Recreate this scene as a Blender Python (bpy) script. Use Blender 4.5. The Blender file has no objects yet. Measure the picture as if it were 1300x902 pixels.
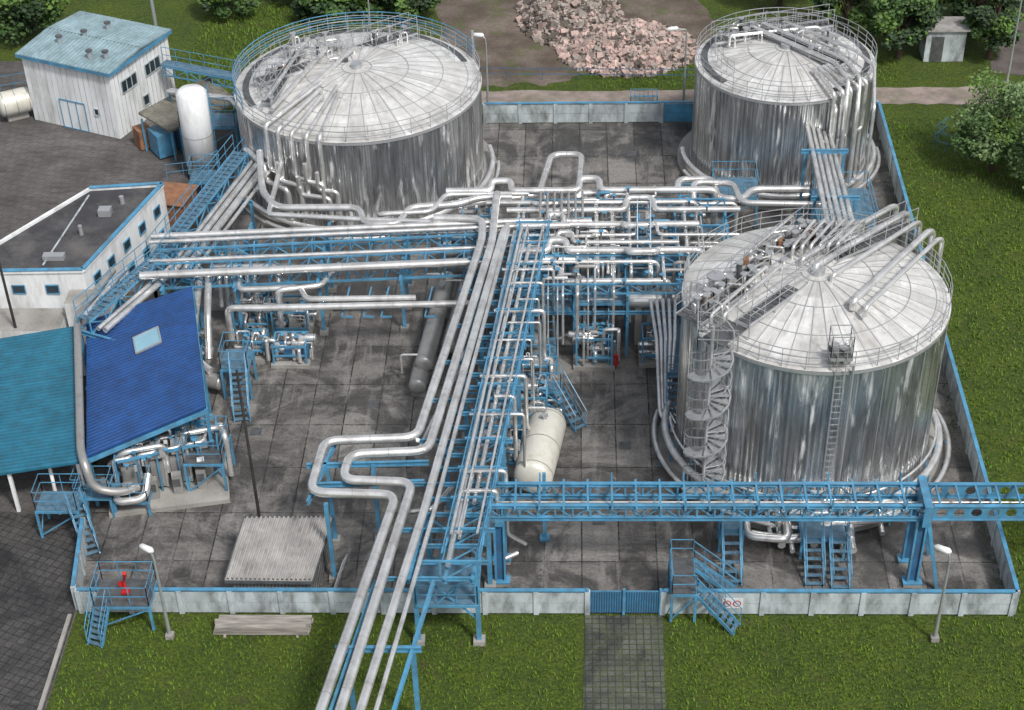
import bpy, math, random
from mathutils import Vector, Matrix
random.seed(7)
scn=bpy.context.scene
V=Vector
# ---------------------------------------------------------------- materials
MATS={}
class NT:
    def __init__(s,name):
        m=bpy.data.materials.new(name);m.use_nodes=True;s.m=m;s.t=m.node_tree;s.b=s.t.nodes['Principled BSDF'];MATS[name]=m
    def n(s,typ,**k):
        x=s.t.nodes.new('ShaderNode'+typ)
        for a,v in k.items():
            if a.startswith('i_'):
                key=a[2:]
                key=int(key) if key.isdigit() else key.replace('_',' ')
                if isinstance(v,bpy.types.NodeSocket): s.t.links.new(v,x.inputs[key])
                else: x.inputs[key].default_value=v
            else: setattr(x,a,v)
        return x
    def math(s,op,a,b=0.0,c=None):
        x=s.n('Math',operation=op,i_0=a,i_1=b)
        if c is not None:
            if isinstance(c,bpy.types.NodeSocket): s.t.links.new(c,x.inputs[2])
            else: x.inputs[2].default_value=c
        return x.outputs[0]
    def mix(s,f,a,b,bt='MIX'):
        x=s.n('Mix',data_type='RGBA',blend_type=bt)
        for i,v in ((0,f),(6,a),(7,b)):
            if isinstance(v,bpy.types.NodeSocket): s.t.links.new(v,x.inputs[i])
            else: x.inputs[i].default_value=(tuple(v)+(1,))[:4] if hasattr(v,'__len__') else v
        return x.outputs[2]
    def noise(s,vec,scale,detail=4,rough=.55,dist=0):
        return s.n('TexNoise',i_Vector=vec,i_Scale=scale,i_Detail=detail,i_Roughness=rough,i_Distortion=dist).outputs[0]
    def ramp(s,f,lo,hi):
        x=s.n('MapRange',i_0=f,i_1=lo,i_2=hi);return x.outputs[0]
    def obj(s): return s.n('TexCoord').outputs['Object']
    def mapp(s,vec,sc=(1,1,1),rot=0):
        return s.n('Mapping',i_Vector=vec,i_Scale=sc,i_Rotation=(0,0,rot)).outputs[0]
    def col(s,c): s.t.links.new(c,s.b.inputs['Base Color'])
    def bump(s,h,st=.3,d=.05):
        x=s.n('Bump',i_Height=h,i_Strength=st,i_Distance=d);s.t.links.new(x.outputs[0],s.b.inputs['Normal'])
    def rm(s,r,m=0): s.b.inputs['Roughness'].default_value=r;s.b.inputs['Metallic'].default_value=m
def sc3(c,f): return tuple(min(1,x*f) for x in c)
def mk(name,c,rough=.6,metal=0,var=.25,scale=2.0,dirt=None,damt=.5,dscale=.8,bump=0,stretch=(1,1,1)):
    t=NT(name);o=t.obj();v=t.mapp(o,stretch)
    n=t.ramp(t.noise(v,scale,4),.3,.7)
    c1=t.mix(n,sc3(c,1-var),sc3(c,1+var))
    if dirt:
        d=t.ramp(t.noise(v,dscale,5,.7),.45,.7)
        d=t.math('MULTIPLY',d,damt);c1=t.mix(d,c1,dirt)
    t.col(c1);t.rm(rough,metal)
    if bump: t.bump(t.noise(v,scale*8,3),bump)
    return t
mk('pipe_silver',(.80,.80,.79),.24,.68,.14,1.2,(.32,.28,.25),.55,1.3)
mk('pipe_dull',(.42,.42,.41),.38,.5,.25,1.5,(.17,.14,.12),.6,1.5)
mk('seam_dark',(.30,.30,.30),.4,.5)
mk('galv',(.48,.50,.52),.38,.5,.2,2,(.22,.18,.15),.4,2)
mk('galv_dark',(.11,.115,.12),.5,.3,.3,3)
mk('blue_paint',(.08,.27,.44),.36,0,.25,1.5,(.10,.11,.11),.55,1.7)
mk('blue_dark',(.035,.13,.26),.5,0,.2,2,(.08,.08,.08),.5,1.5)
mk('grating_blue',(.09,.17,.24),.6,0,.25,4)
mk('white_paint',(.78,.80,.81),.5,0,.06,1,(.33,.31,.28),.6,1.2,stretch=(1,1,.3))
mk('vessel_white',(.70,.69,.62),.3,.15,.08,1,(.38,.34,.26),.6,1.0)
mk('red_paint',(.45,.02,.02),.4)
mk('wall_concrete',(.44,.49,.51),.85,0,.25,1.5,(.10,.11,.10),.85,1.6,stretch=(1,1,.4),bump=.2)
mk('concrete_light',(.33,.32,.30),.9,0,.25,2,(.10,.09,.08),.7,1.0,bump=.3)
mk('black_roof',(.05,.05,.055),.8,0,.35,.8,(.16,.15,.14),.7,.5)
mk('glass_dark',(.03,.045,.06),.12,0,.3,1)
mk('glass_sky',(.25,.45,.55),.2,0,.1,1)
mk('brown_sheet',(.27,.13,.07),.7,0,.3,3,(.1,.07,.05),.5,1)
mk('timber',(.29,.265,.24),.85,0,.4,3,stretch=(.4,3,3))
mk('pole_dark',(.06,.06,.06),.5,.4)
mk('trunk',(.07,.05,.035),.9)
mk('rock_pink',(.46,.34,.305),.9,0,.4,1.2,bump=.3)
mk('rock_grey',(.33,.29,.26),.9,0,.4,1.2,bump=.3)
mk('rock_dark',(.12,.10,.085),.9,0,.4,1.2,bump=.3)
def corr(name,c,dirt,amt,rough=.4):
    t=NT(name);o=t.obj()
    n=t.ramp(t.noise(o,.9,5),.3,.7);c1=t.mix(n,sc3(c,.75),sc3(c,1.25))
    d=t.math('MULTIPLY',t.ramp(t.noise(o,2.5,5,.7),.45,.7),amt);t.col(t.mix(d,c1,dirt));t.rm(rough,.1)
corr('roof_blue',(.013,.068,.23),(.02,.035,.09),.5)
corr('roof_turq',(.02,.15,.235),(.03,.08,.11),.6)
corr('roof_grey',(.40,.39,.38),(.16,.14,.12),.5)
corr('roof_lean',(.20,.19,.16),(.09,.08,.06),.7)
corr('roof_wh',(.26,.37,.41),(.12,.16,.17),.6)
# tank shell: stainless cladding with vertical sheets
t=NT('tank_shell');o=t.obj();s=t.n('SeparateXYZ',i_0=o)
a=t.math('ARCTAN2',s.outputs[1],s.outputs[0])
def cyl(fa,fz,k): return t.n('CombineXYZ',i_0=t.math('MULTIPLY',a,fa),i_1=t.math('MULTIPLY',s.outputs[2],fz),i_2=k).outputs[0]
st=t.ramp(t.noise(cyl(40,.10,0.0),1.3,3,.6),.36,.64)
pt=t.ramp(t.noise(cyl(7,.28,3.0),1.0,5,.6,1.0),.42,.62)
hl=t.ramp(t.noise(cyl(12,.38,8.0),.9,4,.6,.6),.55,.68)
c=t.mix(st,(.42,.43,.44),(.86,.87,.88))
c=t.mix(t.math('MULTIPLY',pt,.6),c,(.20,.205,.215))
c=t.mix(t.math('MULTIPLY',hl,.7),c,(.97,.97,.97))  # near-white highlights painted into the cladding colour
t.col(c);t.rm(.3,.8)
t.t.links.new(t.math('MULTIPLY_ADD',st,-.12,.34),t.b.inputs['Roughness'])
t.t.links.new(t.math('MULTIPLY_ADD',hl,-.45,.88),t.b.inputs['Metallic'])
# tank roof
t=NT('tank_roof');o=t.obj();s=t.n('SeparateXYZ',i_0=o)
a=t.math('ARCTAN2',s.outputs[1],s.outputs[0])
r=t.math('SQRT',t.math('ADD',t.math('MULTIPLY',s.outputs[0],s.outputs[0]),t.math('MULTIPLY',s.outputs[1],s.outputs[1])))
pid=t.n('TexWhiteNoise',noise_dimensions='2D',i_Vector=t.n('CombineXYZ',i_0=t.math('FLOOR',t.math('MULTIPLY',a,40/(2*math.pi))),i_1=t.math('FLOOR',t.math('MULTIPLY',r,.6))).outputs[0]).outputs[0]
d1=t.ramp(t.noise(t.n('CombineXYZ',i_0=t.math('MULTIPLY',a,9),i_1=t.math('MULTIPLY',r,.5),i_2=0.0).outputs[0],1.2,5,.65),.42,.7);d2=t.ramp(t.noise(o,.55,6,.65),.42,.66);d3=t.ramp(t.noise(o,2.6,5,.75),.52,.7)
c=t.mix(pid,(.66,.66,.65),(.86,.86,.85));c=t.mix(t.math('MULTIPLY',d1,.5),c,(.30,.28,.25));c=t.mix(t.math('MULTIPLY',d2,.5),c,(.34,.32,.29));c=t.mix(t.math('MULTIPLY',d3,.35),c,(.22,.19,.16))
t.col(c);t.rm(.36,.2)
def slabs(name,c1,c2,mort,bw,bh,rot,tint,dark=.65,ms=.03):
    t=NT(name);o=t.obj()
    v=t.mapp(o,(1,1,1),rot)
    b=t.n('TexBrick',offset=0.0,i_Vector=v,i_Color1=c1+(1,),i_Color2=c2+(1,),i_Mortar=mort+(1,),i_Scale=1.0,i_Mortar_Size=ms,i_Mortar_Smooth=.3,i_Bias=0.0,i_Brick_Width=bw,i_Row_Height=bh)
    n1=t.ramp(t.noise(o,.34,6,.70,.8),.46,.57);n2=t.ramp(t.noise(o,1.4,6,.75),.44,.60);n3=t.ramp(t.noise(o,9,3,.6),.3,.7)
    n4=t.ramp(t.noise(t.mapp(o,(.25,1,1),.6),.9,5,.7),.5,.62)
    n5=t.ramp(t.noise(t.mapp(o,(1.6,.22,1)),1.1,5,.7),.54,.66)
    c=t.mix(t.math('MULTIPLY',n2,.45),b.outputs[0],tint)
    c=t.mix(t.math('MULTIPLY',n1,dark),c,sc3(c1,.30))
    c=t.mix(t.math('MULTIPLY',n4,.5),c,sc3(c1,.38))
    c=t.mix(t.math('MULTIPLY',n5,.4),c,sc3(tint,1.15))
    c=t.mix(.6,c,t.mix(n3,(.35,.35,.35),(1.0,1.0,1.0)),'MULTIPLY')
    t.col(c);t.t.links.new(t.math('MULTIPLY_ADD',n1,-.45,.8),t.b.inputs['Roughness']);t.bump(n3,.25,.03);return t
slabs('yard_slab',(.115,.108,.103),(.27,.26,.245),(.014,.016,.010),1.5,3.0,0,(.30,.285,.27),.72,.035)
slabs('paver',(.06,.058,.06),(.095,.092,.09),(.025,.025,.025),.35,.35,.4,(.09,.085,.08),.4)
slabs('paver_path',(.10,.10,.095),(.15,.145,.135),(.04,.06,.02),.28,.28,0,(.09,.12,.05),.5)
t=NT('asphalt');o=t.obj()
n1=t.ramp(t.noise(o,.3,6,.65),.38,.62);n3=t.ramp(t.noise(o,8,4,.7),.3,.7)
n2=t.ramp(t.noise(t.mapp(o,(.3,2.2,1),.3),.8,5,.6,2.0),.52,.66)
c=t.mix(n1,(.085,.078,.076),(.165,.153,.148));c=t.mix(t.math('MULTIPLY',n2,.5),c,(.045,.043,.042))
b=t.n('TexBrick',offset=.5,i_Vector=t.mapp(o,(1,1,1),.35),i_Color1=(1,1,1,1),i_Color2=(.8,.8,.8,1),i_Mortar=(.55,.55,.55,1),i_Scale=1.0,i_Mortar_Size=.03,i_Brick_Width=.5,i_Row_Height=.5).outputs[0]
c=t.mix(.7,c,b,'MULTIPLY')
c=t.mix(.5,c,t.mix(n3,(.5,.5,.5),(1,1,1)),'MULTIPLY');t.col(c);t.rm(.85);t.bump(n3,.2,.02)
t=NT('grass');o=t.obj()
n1=t.ramp(t.noise(o,.35,5,.6),.38,.62);n2=t.ramp(t.noise(o,2.0,5,.7),.38,.64);n3=t.ramp(t.noise(o,7,4,.75),.34,.64);n4=t.ramp(t.noise(o,.8,5,.7),.55,.68)
c=t.mix(n1,(.085,.165,.010),(.17,.255,.012));c=t.mix(t.math('MULTIPLY',n2,.6),c,(.23,.30,.02))
c=t.mix(t.math('MULTIPLY',n3,.8),c,(.025,.055,.006));c=t.mix(t.math('MULTIPLY',n4,.45),c,(.12,.11,.04));t.col(c);t.rm(.95);t.bump(n3,1.0,.15)
t=NT('dirt');o=t.obj()
n1=t.ramp(t.noise(o,.35,6,.6),.38,.62);n3=t.ramp(t.noise(o,5,5,.7),.3,.7);n4=t.ramp(t.noise(o,.6,6,.7),.52,.62)
c=t.mix(n1,(.10,.075,.06),(.23,.185,.16));c=t.mix(t.math('MULTIPLY',n3,.5),c,(.06,.05,.03));c=t.mix(t.math('MULTIPLY',n4,.6),c,(.07,.10,.02));t.col(c);t.rm(.95);t.bump(n3,.6,.08)
mk('gravel_path',(.27,.22,.20),.9,0,.3,1.0,(.10,.11,.05),.7,.6,bump=.4)
mk('dark_road',(.10,.085,.08),.85,0,.3,1.0,(.2,.16,.13),.5,.6,bump=.3)
for nm,c in (('leaf_a',(.045,.10,.02)),('leaf_b',(.085,.16,.025)),('leaf_c',(.018,.045,.012)),('leaf_grey',(.12,.19,.07)),('tuft',(.13,.22,.015))):
    t=mk(nm,c,.7,0,.35,.9)
# ---------------------------------------------------------------- mesh builder
class M:
    def __init__(s): s.parts={};s.cur=None;s.part('body')
    def part(s,n):
        if n not in s.parts: s.parts[n]=dict(v=[],f=[],m=[],s=[],mats=[])
        s.cur=s.parts[n];return s
    def add(s,vs,fs,mat,smooth=False):
        c=s.cur;b=len(c['v']);c['v']+= [tuple(v) for v in vs]
        if mat not in c['mats']: c['mats'].append(mat)
        i=c['mats'].index(mat)
        for f in fs: c['f'].append([b+k for k in f]);c['m'].append(i);c['s'].append(smooth)
    def finish(s,name,loc=(0,0,0)):
        ps=[(n,p) for n,p in s.parts.items() if p['f']]
        par=None
        if len(ps)>1:
            par=bpy.data.objects.new(name,None);par.location=loc;scn.collection.objects.link(par)
        for n,p in ps:
            me=bpy.data.meshes.new(name if par is None else n)
            me.from_pydata(p['v'],[],p['f']);
            for m in p['mats']: me.materials.append(MATS[m])
            me.polygons.foreach_set('material_index',p['m']);me.polygons.foreach_set('use_smooth',p['s']);me.update()
            ob=bpy.data.objects.new(name if par is None else n,me);scn.collection.objects.link(ob)
            if par: ob.parent=par
            else: ob.location=loc
        return par
    def box(s,c,sz,mat,rot=0):
        x,y,z=[k/2 for k in sz];cs,sn=math.cos(rot),math.sin(rot);vs=[]
        for dz in (-z,z):
            for dx,dy in ((-x,-y),(x,-y),(x,y),(-x,y)): vs.append((c[0]+dx*cs-dy*sn,c[1]+dx*sn+dy*cs,c[2]+dz))
        s.add(vs,[(3,2,1,0),(4,5,6,7),(0,1,5,4),(1,2,6,5),(2,3,7,6),(3,0,4,7)],mat)
    def beam(s,p,q,w,h,mat):
        p=V(p);q=V(q);d=(q-p)
        if d.length<1e-5: return
        d.normalize();u=V((0,0,1)) if abs(d.z)<.95 else V((0,1,0))
        r=d.cross(u).normalized()*w/2;u=r.cross(d).normalized()*h/2
        vs=[p-r-u,p+r-u,p+r+u,p-r+u,q-r-u,q+r-u,q+r+u,q-r+u]
        s.add(vs,[(0,1,2,3),(7,6,5,4),(4,5,1,0),(5,6,2,1),(6,7,3,2),(7,4,0,3)],mat)
    def ibeam(s,p,q,w,h,mat):
        p=V(p);q=V(q);z=V((0,0,1))
        s.beam(p+z*h/2,q+z*h/2,w,.03,mat);s.beam(p-z*h/2,q-z*h/2,w,.03,mat);s.beam(p,q,.03,h-.034,mat)
    def rings(s,pts,rad,mat,n=10,caps=True,smooth=True):
        pts=[V(p) for p in pts];k=len(pts);T=[]
        for i in range(k):
            a=pts[max(0,i-1)];b=pts[min(k-1,i+1)];T.append((b-a).normalized())
        u=T[0].orthogonal().normalized();vs=[];fs=[]
        for i in range(k):
            u=(u-T[i]*u.dot(T[i]))
            if u.length<1e-6:u=T[i].orthogonal()
            u.normalize();w=T[i].cross(u);r=rad[i] if hasattr(rad,'__len__') else rad
            for j in range(n):
                a=2*math.pi*j/n;vs.append(pts[i]+(u*math.cos(a)+w*math.sin(a))*r)
        for i in range(k-1):
            for j in range(n):
                j2=(j+1)%n;fs.append((i*n+j,i*n+j2,(i+1)*n+j2,(i+1)*n+j))
        s.add(vs,fs,mat,smooth)
        if caps: s.add([vs[j] for j in range(n)],[tuple(range(n))[::-1]],mat);s.add([vs[(k-1)*n+j] for j in range(n)],[tuple(range(n))],mat)
    def tube(s,p,q,r,mat,n=10): s.rings([p,q],r,mat,n)
    def rod(s,p,q,r,mat): s.rings([p,q],r,mat,4,False,False)
    def pipe(s,pts,r,mat='pipe_silver',bend=None,n=10,fl=True):
        P=[V(p) for p in pts];bend=bend or r*2.4;out=[P[0]]
        for i in range(1,len(P)-1):
            a,b,c=P[i-1],P[i],P[i+1];d1=(a-b);d2=(c-b);l=min(bend,d1.length*.48,d2.length*.48)
            d1.normalize();d2.normalize()
            if d1.dot(d2)<-.999: out.append(b);continue
            A=b+d1*l;B=b+d2*l
            for k in range(7):
                t=k/6;out.append(A*(1-t)**2+b*2*t*(1-t)+B*t*t)
        out.append(P[-1]);s.rings(out,r,mat,n)
        if fl:
            for i in range(len(P)-1):
                d=P[i+1]-P[i];L=d.length
                if L<1.2: continue
                k=max(1,int(L/2.3));e=d.normalized()
                for j in range(k):
                    c=P[i]+d*((j+.5)/k);s.rings([c-e*.012,c+e*.012],r*1.04,'seam_dark',n)
    def flange(s,c,d,r,mat='blue_paint'):
        c=V(c);d=V(d).normalized();s.rings([c-d*.05,c+d*.05],r,mat,10)
    def vessel(s,p,q,r,mat,n=28):
        p=V(p);q=V(q);d=(q-p).normalized();pts=[];rr=[]
        for k in range(6):
            a=math.pi/2*k/5;pts.append(p-d*(.5*r*math.cos(a)));rr.append(max(.02,r*math.sin(a)))
        for k in range(6):
            a=math.pi/2*(1-k/5);pts.append(q+d*(.5*r*math.cos(a)));rr.append(max(.02,r*math.sin(a)))
        s.rings(pts,rr,mat,n)
        for t in (.02,.5,.98):
            c=p+(q-p)*t;s.rings([c-d*.02,c+d*.02],r*1.01,'seam_dark',n)
    def prism(s,poly,z0,z1,mat,top=None):
        n=len(poly);vs=[(x,y,z0) for x,y in poly]+[(x,y,z1) for x,y in poly]
        s.add(vs,[(i,(i+1)%n,(i+1)%n+n,i+n) for i in range(n)],mat)
        s.add(vs,[tuple(range(n,2*n))],top or mat)
    def rail(s,pts,h=1.0,sp=1.2,mat='blue_paint',r=.02,mid=2):
        P=[V(p) for p in pts];z=V((0,0,1))
        for i in range(len(P)-1):
            d=P[i+1]-P[i];k=max(1,round(d.length/sp))
            for m in range(1,mid+1): s.rod(P[i]+z*h*m/mid,P[i+1]+z*h*m/mid,r,mat)
            for j in range(k+1): 
                if i and j==0: continue
                c=P[i]+d*(j/k);s.rod(c,c+z*h,r,mat)
    def truss(s,p,q,h,bays,mat='blue_paint',w=.1):
        p=V(p);q=V(q);z=V((0,0,h));s.beam(p,q,w,w,mat);s.beam(p+z,q+z,w,w,mat)
        for i in range(bays+1):
            c=p+(q-p)*(i/bays);s.beam(c,c+z,w*.7,w*.7,mat)
            if i<bays:
                e=p+(q-p)*((i+1)/bays);a,b=(c,e+z) if i%2 else (c+z,e);s.beam(a,b,w*.6,w*.6,mat)
    def stair(s,p,q,w=.8,mat='blue_paint',rails=True,g='grating_blue'):
        p=V(p);q=V(q);d=q-p;h=V((d.x,d.y,0));hn=h.normalized();sd=V((-hn.y,hn.x,0))*w/2;n=max(3,round(abs(d.z)/.19))
        for sg in (-1,1):
            s.beam(p+sd*sg,q+sd*sg,.04,.14,mat)
            if rails:
                z=V((0,0,.9));s.rod(p+sd*sg+z,q+sd*sg+z,.022,mat);s.rod(p+sd*sg+z*.5,q+sd*sg+z*.5,.018,mat)
                for k in range(0,n+1,3): c=p+d*(k/n)+sd*sg;s.rod(c,c+z,.02,mat)
        for k in range(n):
            c=p+d*((k+.5)/n);s.beam(c-sd,c+sd,.17,.03,g)
    def platform(s,x0,y0,x1,y1,z,mat='blue_paint',legs=True,rail=True,g='grating_blue',open_=()):
        s.box(((x0+x1)/2,(y0+y1)/2,z-.03),(x1-x0,y1-y0,.05),g)
        C=[(x0,y0),(x1,y0),(x1,y1),(x0,y1)]
        for i in range(4):
            a=C[i];b=C[(i+1)%4];s.beam((*a,z-.12),(*b,z-.12),.07,.12,mat)
            if rail and i not in open_: s.rail([(*a,z),(*b,z)],.9,.8,mat)
            if legs: s.beam((*a,.02),(*a,z-.1),.1,.1,mat)
        if legs and z>1.2:
            s.beam((x0,y0,.15),(x1,y0,z-.2),.05,.05,mat);s.beam((x0,y1,z-.2),(x0,y0,.15),.05,.05,mat)
    def valve(s,c,r=.14):
        c=V(c);s.rings([c,c+V((0,0,r*2.2))],r*.35,'galv_dark',6);s.rings([c+V((0,0,r*2.2)),c+V((0,0,r*2.4))],r,'blue_paint',10)
# ---------------------------------------------------------------- ground
def sheet(name,poly,z,mat):
    m=M();m.add([(x,y,z) for x,y in poly],[tuple(range(len(poly)))],mat);m.finish(name)
sheet('ground',[(-400,-200),(400,-200),(400,600),(-400,600)],-.03,'grass')
sheet('asphalt_yard',[(-60,-30),(-.3,-30),(-.25,0),(-1.6,8),(-1.1,20),(1.0,31),(1.2,37),(-1.5,42.2),(-4,44),(-9,48),(-60,49)],-.016,'asphalt')
sheet('paved_road',[(-60,-29),(-.34,-29),(-.3,5.6),(-6,6.2),(-60,8)],-.008,'paver')
sheet('concrete_yard',[(-.2,0),(36,0),(36,39.8),(1.4,39.8),(1.2,31),(-.9,20),(-1.4,8)],0,'yard_slab')
def ragged(name,poly,z,mat,seed,amp=.35):
    r=random.Random(seed);P=[]
    for i in range(len(poly)):
        a=V(poly[i]);b=V(poly[(i+1)%len(poly)]);n=max(1,int((b-a).length/.7))
        for k in range(n): c=a.lerp(b,k/n);P.append((c.x+r.uniform(-amp,amp),c.y+r.uniform(-amp,amp)))
    sheet(name,P,z,mat)
ragged('dirt_ground',[(10.5,45),(12,44.4),(18,44.6),(20,46),(27,47),(28,52),(24,70),(9,70),(11,52)],-.02,'dirt',1)
ragged('gravel_path',[(11,42.1),(44,41.7),(46,42.5),(44,43.9),(30,43.6),(11,43.8)],-.012,'gravel_path',2,.12)
ragged('dirt_road',[(43.5,45.5),(48,45),(62,70),(50,75)],-.018,'dark_road',3,.2)
sheet('paver_path',[(19.6,-.1),(22.6,-.1),(22.4,-12),(19.4,-12)],-.01,'paver_path')
m=M();m.beam((-.45,-14,.03),(-.45,-.2,.03),.15,.12,'concrete_light');m.finish('kerb')
m=M();r_=random.Random(5)
for x,y in ((5.2,11.5),(10.2,13.5),(20.2,5.5),(21.4,10.5),(22.3,36.2)):
    m.box((x,y,.012),(.5,.5,.02),'galv_dark')
for i in range(14):
    x=r_.uniform(.8,35);y=r_.uniform(.3,.8);m.box((x,y,.06),(r_.uniform(.1,.4),r_.uniform(.1,.3),.1),'concrete_light',r_.uniform(0,3))
m.finish('drain_covers')
# ---------------------------------------------------------------- perimeter wall
def wall(name,pts,h=1.2,sp=2.0,skip=(),blue=()):
    m=M();idx=0
    for i in range(len(pts)-1):
        a=V((*pts[i],0));b=V((*pts[i+1],0));d=b-a;n=max(1,round(d.length/sp));e=d.normalized()
        for k in range(n):
            p=a+d*(k/n);q=a+d*((k+1)/n);idx+=1
            m.box((p.x,p.y,h/2+.02),(.2,.2,h+.04),'wall_concrete',math.atan2(e.y,e.x))
            mt='blue_paint' if idx in blue else 'wall_concrete'
            m.beam(p+e*.1+V((0,0,h*.27)),q-e*.1+V((0,0,h*.27)),.09,h*.46,mt)
            m.beam(p+e*.1+V((0,0,h*.74)),q-e*.1+V((0,0,h*.74)),.10,h*.44,mt)
            m.beam(p+V((0,0,h+.07)),q+V((0,0,h+.07)),.16,.06,'blue_paint')
        m.box((b.x,b.y,h/2+.02),(.2,.2,h+.04),'wall_concrete',math.atan2(e.y,e.x))
    m.finish(name)
wall('concrete_wall',[(0,0),(19.7,0)],1.15,2)
wall('concrete_wall',[(22.6,0),(35.9,0)],1.15,1.9)
wall('concrete_wall',[(36,.1),(36,39.6)],1.15,2)
wall('concrete_wall',[(14.2,39.8),(35.9,39.8)],1.15,1.9,blue=(6,))
wall('concrete_wall',[(-.2,.2),(-.7,4.2)],1.15,2)
m=M()
m.beam((19.7,.02,.62),(22.5,.02,.62),.05,1.1,'blue_paint')
for k in range(29): m.box((19.8+k*.095,-.03,.62),(.03,.05,1.1),'blue_dark')
for x in (19.7,21.1,22.5): m.box((x,-.02,.65),(.1,.14,1.3),'blue_paint')
m.finish('steel_gate')
# ---------------------------------------------------------------- tanks
def tank(cx,cy,R,H,dome,ribs,extra):
    m=M();m.part('shell')
    n=ribs*4;vs=[];fs=[];rows=5
    for i in range(rows+1):
        z=.25+(H-.25)*i/rows
        for j in range(n):
            a=2*math.pi*j/n;r=R+(.022 if j%4 in(0,1) else -.014);vs.append((r*math.cos(a),r*math.sin(a),z))
    for i in range(rows):
        for j in range(n): fs.append((i*n+j,i*n+(j+1)%n,(i+1)*n+(j+1)%n,(i+1)*n+j))
    m.add(vs,fs,'tank_shell')
    for z in (.3,H-.06):
        m.rings([(0,0,z-.06),(0,0,z+.06)],R+.07,'galv',96)
    m.part('roof');NR=14;NA=80;vs=[(0,0,H+dome)];fs=[]
    zf=lambda f:H+dome*(1-f*f)
    for i in range(1,NR+1):
        f=i/NR
        for j in range(NA): a=2*math.pi*j/NA;vs.append((R*1.01*f*math.cos(a),R*1.01*f*math.sin(a),zf(f)+.03))
    for j in range(NA): fs.append((0,1+j,1+(j+1)%NA))
    for i in range(NR-1):
        for j in range(NA): a=1+i*NA;fs.append((a+j,a+NA+j,a+NA+(j+1)%NA,a+(j+1)%NA))
    m.add(vs,fs,'tank_roof',True)
    m.part('roof_ribs')
    for j in range(40):
        a=2*math.pi*j/40;f0=.12 if j%2==0 else .42
        P=[(R*f*math.cos(a),R*f*math.sin(a),zf(f)+.045) for f in [f0+(1-f0)*k/5 for k in range(6)]]
        for k in range(5): m.beam(P[k],P[k+1],.035,.03,'galv')
    for f in (.12,.42,.7,.9):
        K=60
        for j in range(K):
            a=2*math.pi*j/K;b=2*math.pi*(j+1)/K
            m.beam((R*f*math.cos(a),R*f*math.sin(a),zf(f)+.05),(R*f*math.cos(b),R*f*math.sin(b),zf(f)+.05),.03,.03,'galv')
    m.rings([(0,0,H+dome),(0,0,H+dome+.25)],.3,'galv',16)
    m.part('rim_railing')
    K=36
    P=[(R*1.0*math.cos(2*math.pi*j/K),R*1.0*math.sin(2*math.pi*j/K),H+.02) for j in range(K+1)]
    m.rail(P,.85,1.0,'galv',.018,3)
    m.part('footing');m.rings([(0,0,.005),(0,0,.22)],R+.75,'concrete_light',72,smooth=False)
    m.part('fittings');extra(m,R,H,zf)
    m.finish('storage_tank',(cx,cy,0))
def walkway(m,p,q,w,z,mat='galv',posts=True):
    p=V((*p,z));q=V((*q,z));d=(q-p).normalized();sd=V((-d.y,d.x,0))*w/2
    L=(q-p).length;k=int(L/.3)
    for i in range(k): c=p+d*(L*(i+.5)/k);m.beam(c-sd,c+sd,L/k*.7,.03,'galv_dark')
    for sg in (-1,1):
        m.beam(p+sd*sg,q+sd*sg,.05,.1,mat);m.rail([p+sd*sg,q+sd*sg],.9,.9,mat,.018,2)
    k=int(L/1.5)
    for i in range(k+1):
        c=p+(q-p)*(i/k)
        for sg in(-1,1): m.rod(c+sd*sg,c+sd*sg-V((0,0,.6)),.03,mat)
def shellpipe(m,R,H,ang,zend,r,out=.35,inner=.5,zf=None,kink=0):
    a=math.radians(ang);c,s_=math.cos(a),math.sin(a)
    P=[(R*inner*c,R*inner*s_,zf(inner)+.1),(R*inner*c,R*inner*s_,zf(inner)+.35),((R+out)*c,(R+out)*s_,H+.4)]
    if kink:
        b=a+kink/R;c2,s2=math.cos(b),math.sin(b);zm=H*.62
        P+=[((R+out)*c,(R+out)*s_,zm),((R+out)*c2,(R+out)*s2,zm),((R+out)*c2,(R+out)*s2,zend)]
    else: P.append(((R+out)*c,(R+out)*s_,zend))
    m.pipe(P,r)
def equip(m,x,y,z,n,sx,sy,rnd):
    for i in range(n):
        a=x+rnd.uniform(-sx,sx);b=y+rnd.uniform(-sy,sy);k=rnd.random()
        if k<.4:
            h=rnd.uniform(.2,.6);m.tube((a,b,z-.4),(a,b,z+h),rnd.uniform(.05,.12),rnd.choice(['galv','pipe_silver','galv_dark']));m.tube((a,b,z+h),(a,b,z+h+.05),.16,'galv',12)
        elif k<.7: m.box((a,b,z+.15),(rnd.uniform(.15,.4),rnd.uniform(.15,.35),.3),rnd.choice(['galv','galv_dark','pipe_dull','brown_sheet']));m.rod((a,b,z-.6),(a,b,z),.03,'galv')
        else:
            e=a+rnd.uniform(-.7,.7);f=b+rnd.uniform(-.5,.5);m.pipe([(a,b,z-.4),(a,b,z+.35),(e,f,z+.35),(e,f,z-.4)],.05,fl=False)
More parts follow.
